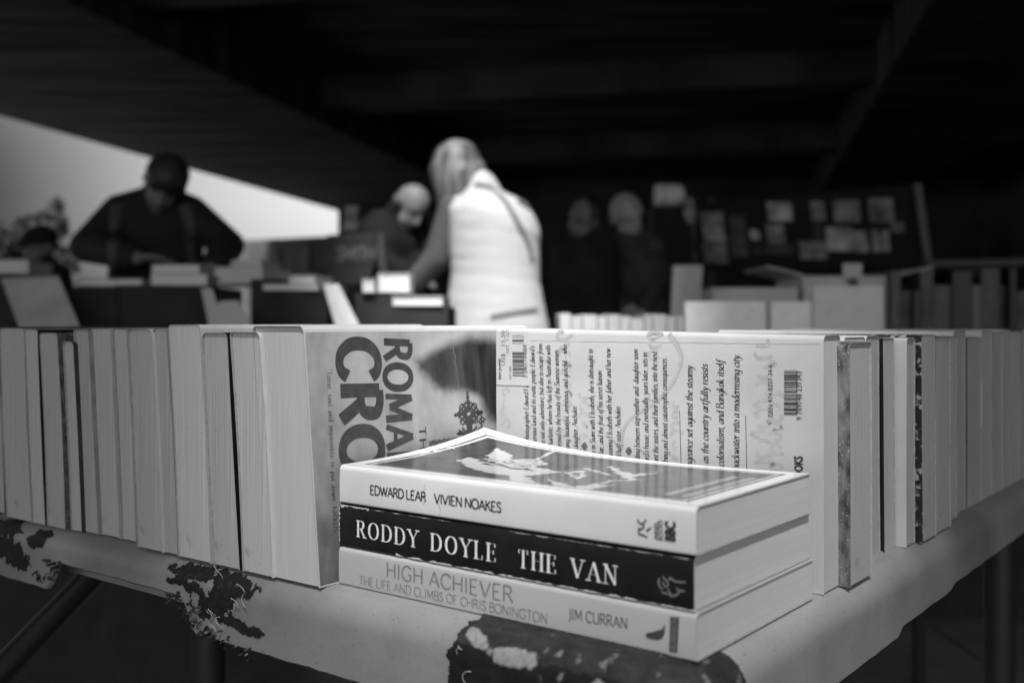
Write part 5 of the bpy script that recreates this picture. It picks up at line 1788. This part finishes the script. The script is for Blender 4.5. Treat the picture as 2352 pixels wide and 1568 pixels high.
def person(label, pelvis, chest, neck, head_c, face, head_r, sh, el, wr, feet, hw, hd, hand_dirs, mats, knees=None):
    """joints in world space; sh/el/wr/feet: (left, right) pairs as seen in the picture"""
    base = (Vector(feet[0]) + Vector(feet[1])) / 2
    root = thing('person', label, 'person', (base.x, base.y, 0))
    side = (sh[1] - sh[0])
    pel = Vector(pelvis)
    b = Blob()
    b.trunk([pel, (pel + chest) / 2, chest, (chest + neck) / 2 + (neck - chest) * 0.1], [hw[0], hw[1], hw[2], hw[2] * 0.55], [hd[0], hd[1], hd[2], hd[2] * 0.6], side)
    b.limb([(chest + neck) / 2, neck, head_c - face * 0.02], [0.07, 0.058, 0.055])
    for i in (0, 1):
        b.limb([neck - (neck - chest) * 0.20, sh[i]], [0.055, 0.054])
    upv = (head_c - neck).normalized()
    sd, up, fw = head_shape(b, head_c, face, upv, head_r)
    for i in (0, 1):
        b.limb([sh[i], el[i], wr[i]], [0.056, 0.044, 0.030])
        hand(b, wr[i], hand_dirs[i][0], hand_dirs[i][1], 1 if i == 0 else -1)
        hip = pel + side.normalized() * (hw[0] * 0.5) * (-1 if i == 0 else 1) - Z * 0.05
        kn = (hip + Vector(feet[i])) / 2 + Vector((0, 0, 0.03)) + (knees[i] if knees else Vector((0, 0, 0)))
        an = Vector(feet[i]) + Z * 0.09
        b.limb([hip, kn, an], [0.085, 0.058, 0.042])
        fd = Vector((face.x, face.y, 0)).normalized()
        b.limb([an - Z * 0.05, Vector(feet[i]) + fd * 0.16 + Z * 0.035], [0.042, 0.034])
    body = b.build('body', M[mats['skin']], root)
    # eyes
    for s in (-1, 1):
        e = MB()
        c = head_c + sd * s * head_r * 0.34 + up * head_r * 0.08 + fw * head_r * 0.80
        e.add([c + v * head_r * 0.075 for v in ICO_V], ICO_F)
        e.build('eye', M['eye'], root, recalc=False, smooth=True)
    # trousers and shoes
    t = Blob()
    t.trunk([pel - Z * 0.06, pel + Z * 0.06], [hw[0] * 1.04, hw[0] * 1.03], [hd[0] * 1.05, hd[0] * 1.04], side)
    s_ = Blob()
    for i in (0, 1):
        hip = pel + side.normalized() * (hw[0] * 0.5) * (-1 if i == 0 else 1) - Z * 0.05
        kn = (hip + Vector(feet[i])) / 2 + Vector((0, 0, 0.03)) + (knees[i] if knees else Vector((0, 0, 0)))
        an = Vector(feet[i]) + Z * 0.09
        t.limb([hip, kn, an], [0.096, 0.072, 0.060])
        fd = Vector((face.x, face.y, 0)).normalized()
        s_.limb([Vector(feet[i]) + Z * 0.050 - fd * 0.05, Vector(feet[i]) + fd * 0.17 + Z * 0.042], [0.050, 0.042])
    t.build('trousers', M['trousers'], root, vox=0.014)
    s_.build('shoes', M['metal'], root, vox=0.012)
    return root, side, sd, up, fw


def top_garment(name, m, root, pelvis, chest, neck, hw, hd, side, sh, el, wr, infl=0.016, sleeves=True, hem=0.10, arm=(0.072, 0.062, 0.048), collar=0.0, cuff=0.92):
    g = Blob()
    pel = Vector(pelvis) - Z * hem * 0.3
    g.trunk([pel, (pel + chest) / 2, chest, (chest + neck) / 2 + (neck - chest) * 0.08], [hw[0] + infl * 1.6, hw[1] + infl, hw[2] + infl, hw[2] * 0.55 + infl], [hd[0] + infl * 1.5, hd[1] + infl, hd[2] + infl, hd[2] * 0.6 + infl], side)
    for i in (0, 1):
        g.limb([chest + (neck - chest) * 0.45 + side.normalized() * (hw[2] * 0.5) * (-1 if i == 0 else 1), sh[i]], [0.065, arm[0] if sleeves else 0.064])
        g.limb([neck - (neck - chest) * 0.22, sh[i]], [0.068 if sleeves else 0.060, arm[0] * 0.98 if sleeves else 0.064])
        if sleeves:
            g.limb([sh[i], el[i], Vector(el[i]).lerp(Vector(wr[i]), cuff)], list(arm))
    if collar:
        g.limb([neck - (neck - chest) * 0.12, neck + (neck - chest).normalized() * 0.01], [collar, collar * 0.92])
    return g.build(name, M[m], root)


# -- woman in the white vest, seen from behind, reaching to her left
Yw = 4.2
def W(px, py, dY=0.0): return P(px, py, Yw + dY)
pelv, che, nec = W(1142, 760, 0.02), W(1134, 520, 0.08), W(1104, 436, 0.12)
hc = W(1052, 398, 0.17)
sh = (W(1042, 480, 0.10), W(1186, 492, 0.06)); el = (W(1006, 592, 0.12), W(1180, 610, 0.30)); wr = (W(950, 652, 0.16), W(1100, 655, 0.48))
wf = Vector((-0.62, 0.62, -0.42)).normalized()
woman, side, sd, up, fw = person('woman with fair bobbed hair in a white quilted vest leaning over the books', pelv, che, nec, hc, wf, 0.105, sh, el, wr,
    (Vector((-0.17, 4.22, 0.0)), Vector((0.07, 4.18, 0.0))), (0.190, 0.166, 0.172), (0.130, 0.122, 0.128),
    ((Vector((-1, 0.2, -0.25)), Vector((0, 0.2, 1))), (Vector((-0.8, 0.5, -0.2)), Vector((0, 0, 1)))), dict(skin='skin_pale'))
vest = top_garment('vest', 'vest', woman, pelv, che, nec, (0.190, 0.166, 0.172), (0.130, 0.122, 0.128), side, sh, el, wr, infl=0.022, sleeves=False, hem=0.05, collar=0.082)
g = Blob()
for i in (0, 1):
    g.limb([sh[i], el[i], wr[i]], [0.066, 0.060, 0.047])
g.build('sleeves', M['knit'], woman)
hb = Blob()
hb.ell(hc + up * 0.035 - fw * 0.015, sd * 0.098, fw * 0.112, up * 0.104)
for k in range(26):                        # locks hanging to the jaw, open at the face
    a = R(55 + 250 * k / 25)
    d = fw * math.cos(a) + sd * math.sin(a)
    p0 = hc + up * 0.06 + d * 0.085
    hb.limb([p0, hc - up * 0.02 + d * 0.104 - Z * 0.01, hc - up * 0.05 + d * 0.102 - Z * (0.052 + 0.016 * math.sin(k * 2.3)), hc - up * 0.03 + d * (0.088 + 0.012 * math.sin(k * 5.1)) - Z * (0.080 + 0.03 * math.sin(k * 2.3))], [0.021, 0.021, 0.017, 0.007])
hb.build('hair', M['hair_fair'], woman, vox=0.008, smooth=3)
vm = vest.data
for v_ in vm.vertices:                      # rolls of quilting
    zz = v_.co.z + 0.10 * v_.co.x
    k_ = abs(math.sin(zz * math.pi / 0.062)) ** 0.6
    v_.co += v_.normal * ((0.0017 + 0.0034 * noise.noise(v_.co * 11)) * (k_ - 0.6) * (1.0 if v_.co.z < 1.42 else 0.3))
vm.update()
# strap laid on the vest surface
def project_strap(target, pxs, Y, r, name, m, root):
    bm = bmesh.new(); bm.from_mesh(target.data); bm.transform(root_matrix(target)); tree_ = BVHTree.FromBMesh(bm); bm.free()
    pts = []
    for (px, py) in spline(pxs, False, 6):
        d = Vector(((px - 1176) / F, 1.0, -(py - 745) / F)).normalized()
        hit = tree_.ray_cast(Vector((0, 0, CZ)), d)
        if hit[0]: pts.append((hit[0], hit[1]))
    t_ = MB()
    g_ = []
    for i, (p, n) in enumerate(pts):
        a, b = pts[max(i - 1, 0)][0], pts[min(i + 1, len(pts) - 1)][0]
        w = (b - a).normalized().cross(n).normalized() * r
        g_.append([p + w + n * 0.004, p + n * 0.006, p - w + n * 0.004])
    if len(g_) > 2:
        t_.sheet(g_, 0.003); return t_.build(name, M[m], root, smooth=True)
project_strap(vest, [(1092, 424), (1126, 432), (1158, 462), (1188, 510), (1212, 560), (1222, 600)], Yw, 0.011, 'bag_strap', 'strap', woman)
project_strap(vest, [(1128, 728), (1160, 722), (1200, 716), (1232, 712)], Yw, 0.010, 'hem_band', 'strap', woman)

# -- big man in black leaning over the crates, facing us
Ym = 4.15
def Q(px, py, dY=0.0): return P(px, py, Ym + dY)
pelv, che, nec = Q(362, 800, 0.25), Q(358, 520, 0.10), Q(372, 440, 0.02)
hc = Q(379, 420, -0.06)
sh = (Q(278, 488, 0.05), Q(436, 490, 0.07)); el = (Q(199, 566, -0.06), Q(524, 564, -0.02)); wr = (Q(316, 592, -0.30), Q(492, 606, -0.25))
mf = Vector((0.08, -0.72, -0.62)).normalized()
bhw, bhd = (0.195, 0.185, 0.175), (0.15, 0.14, 0.13)
man, side, sd, up, fw = person('big man in an open black jacket looking down at the books on the left', pelv, che, nec, hc, mf, 0.099, sh, el, wr,
    (Vector((-1.52, 4.42, 0)), Vector((-1.26, 4.42, 0))), bhw, bhd, ((Vector((1, -0.2, 0.0)), Vector((0, 0.0, 1))), (Vector((-0.5, -0.5, -0.4)), Vector((0, -0.3, 1)))), dict(skin='skin_dark'))
jk = top_garment('jacket', 'jacket_black', man, pelv, che, nec, bhw, bhd, side, sh, el, wr, infl=0.014, arm=(0.076, 0.066, 0.050), collar=0.078)
project_strap(jk, [(268, 470), (266, 510), (262, 560), (256, 620)], Ym, 0.026, 'jacket_facing', 'jacket_trim', man)
project_strap(jk, [(425, 470), (432, 510), (440, 560), (446, 620)], Ym, 0.030, 'jacket_facing', 'jacket_trim', man)
hb = Blob()
hb.ell(hc + up * 0.040 - fw * 0.004, sd * 0.085, fw * 0.100, up * 0.082)
hb.ell(hc - up * 0.055 + fw * 0.045, sd * 0.045, fw * 0.042, up * 0.030)
hb.build('hair', M['hair_dark'], man)

# -- balding man between the chalkboard and the woman
Yb = 5.1
def QB(px, py, dY=0.0): return P(px, py, Yb + dY)
pelv, che, nec = QB(905, 760, 0.15), QB(903, 555, 0.05), QB(918, 492, 0.0)
hc = QB(943, 476, -0.03)
sh = (QB(872, 515, 0.0), QB(975, 540, 0.10)); el = (QB(878, 600, -0.1), QB(1000, 610, 0.02)); wr = (QB(938, 632, -0.25), QB(955, 600, -0.2))
bf = Vector((0.55, -0.55, -0.62)).normalized()
bhw, bhd = (0.18, 0.17, 0.175), (0.13, 0.125, 0.12)
bm_, side, sd, up, fw = person('balding man in a dark jacket bending over books left of the woman', pelv, che, nec, hc, bf, 0.098, sh, el, wr,
    (Vector((-0.68, 5.3, 0)), Vector((-0.45, 5.3, 0))), bhw, bhd, ((Vector((0.8, -0.4, -0.2)), Vector((0, 0, 1))), (Vector((-0.3, -0.5, -0.6)), Vector((0, -0.5, 1)))), dict(skin='skin'))
top_garment('jacket', 'jacket_grey', bm_, pelv, che, nec, bhw, bhd, side, sh, el, wr, infl=0.02, arm=(0.075, 0.066, 0.052), collar=0.08)
hb = Blob()
for k in range(14):
    a = R(95 + 170 * k / 13)
    d = fw * math.cos(a) + sd * math.sin(a)
    hb.ball(hc + d * 0.077 - up * 0.005, 0.025)
hb.build('hair', M['hair_grey'], bm_)

# -- couple standing in the dark on the right
Yr = 6.0
def QR(px, py, dY=0.0): return P(px, py, Yr + dY)
pelv, che, nec = QR(1462, 735), QR(1460, 590, 0.0), QR(1448, 535, 0.0)
hc = QR(1441, 497, -0.01)
sh = (QR(1408, 560, 0.05), QR(1498, 565, -0.05)); el = (QR(1405, 640, 0.02), QR(1512, 645, -0.06)); wr = (QR(1430, 700, -0.15), QR(1478, 705, -0.2))
cf = Vector((0.35, -0.85, -0.25)).normalized()
bhw, bhd = (0.165, 0.155, 0.165), (0.12, 0.115, 0.115)
c1, side, sd, up, fw = person('bald man in a dark zipped jacket standing in front of the display board', pelv, che, nec, hc, cf, 0.118, sh, el, wr,
    (Vector((0.63, 6.02, 0)), Vector((0.82, 6.0, 0))), bhw, bhd, ((Vector((0.5, -0.3, -0.7)), Vector((0, -1, 0))), (Vector((-0.3, -0.3, -0.8)), Vector((0, -1, 0)))), dict(skin='skin_pale'))
top_garment('jacket', 'coat_mid', c1, pelv, che, nec, bhw, bhd, side, sh, el, wr, infl=0.02, arm=(0.075, 0.066, 0.052), collar=0.075)
pelv, che, nec = QR(1345, 745, -0.2), QR(1346, 600, -0.2), QR(1346, 545, -0.2)
hc = QR(1346, 505, -0.22)
sh = (QR(1300, 570, -0.2), QR(1392, 570, -0.2)); el = (QR(1292, 650, -0.2), QR(1402, 652, -0.2)); wr = (QR(1305, 722, -0.25), QR(1395, 722, -0.25))
c2, side, sd, up, fw = person('dark haired person in a long dark coat beside the bald man', pelv, che, nec, hc, Vector((-0.8, -0.5, -0.1)).normalized(), 0.108, sh, el, wr,
    (Vector((0.33, 5.8, 0)), Vector((0.50, 5.8, 0))), bhw, bhd, ((Vector((0.1, -0.1, -1)), Vector((0, -1, 0))), (Vector((-0.1, -0.1, -1)), Vector((0, -1, 0)))), dict(skin='skin_dark'))
top_garment('coat', 'coat_dark', c2, pelv, che, nec, bhw, bhd, side, sh, el, wr, infl=0.03, arm=(0.080, 0.070, 0.055), hem=0.5, collar=0.08)
hb = Blob()
hb.ell(hc + up * 0.03 - fw * 0.03, sd * 0.098, fw * 0.100, up * 0.105); hb.ell(hc - up * 0.05 - fw * 0.06, sd * 0.085, fw * 0.05, up * 0.08)
hb.build('hair', M['hair_dark'], c2)

# -- person in a cap far left
Yl = 6.2
def QL(px, py, dY=0.0): return P(px, py, Yl + dY)
pelv, che, nec = QL(100, 790), QL(98, 655), QL(94, 605)
hc = QL(92, 568, -0.01)
sh = (QL(62, 632), QL(132, 634)); el = (QL(55, 705), QL(142, 708)); wr = (QL(70, 745, -0.2), QL(118, 745, -0.2))
l1, side, sd, up, fw = person('person in a dark cap and dark coat standing at the far left', pelv, che, nec, hc, Vector((-0.5, -0.8, -0.25)).normalized(), 0.108, sh, el, wr,
    (Vector((-2.9, 6.2, 0)), Vector((-2.7, 6.2, 0))), (0.16, 0.15, 0.15), (0.12, 0.11, 0.11), ((Vector((0.3, -0.5, -0.5)), Vector((0, -0.5, 1))), (Vector((-0.3, -0.5, -0.5)), Vector((0, -0.5, 1)))), dict(skin='skin_dark'))
top_garment('coat', 'jacket_black', l1, pelv, che, nec, (0.16, 0.15, 0.15), (0.12, 0.11, 0.11), side, sh, el, wr, infl=0.03, arm=(0.080, 0.070, 0.055), hem=0.3, collar=0.085)
hb = Blob()
hb.ell(hc + up * 0.055 - fw * 0.01, sd * 0.096, fw * 0.106, up * 0.075); hb.ell(hc + up * 0.045 + fw * 0.11, sd * 0.07, fw * 0.07, up * 0.012)
hb.build('cap', M['jacket_black'], l1)
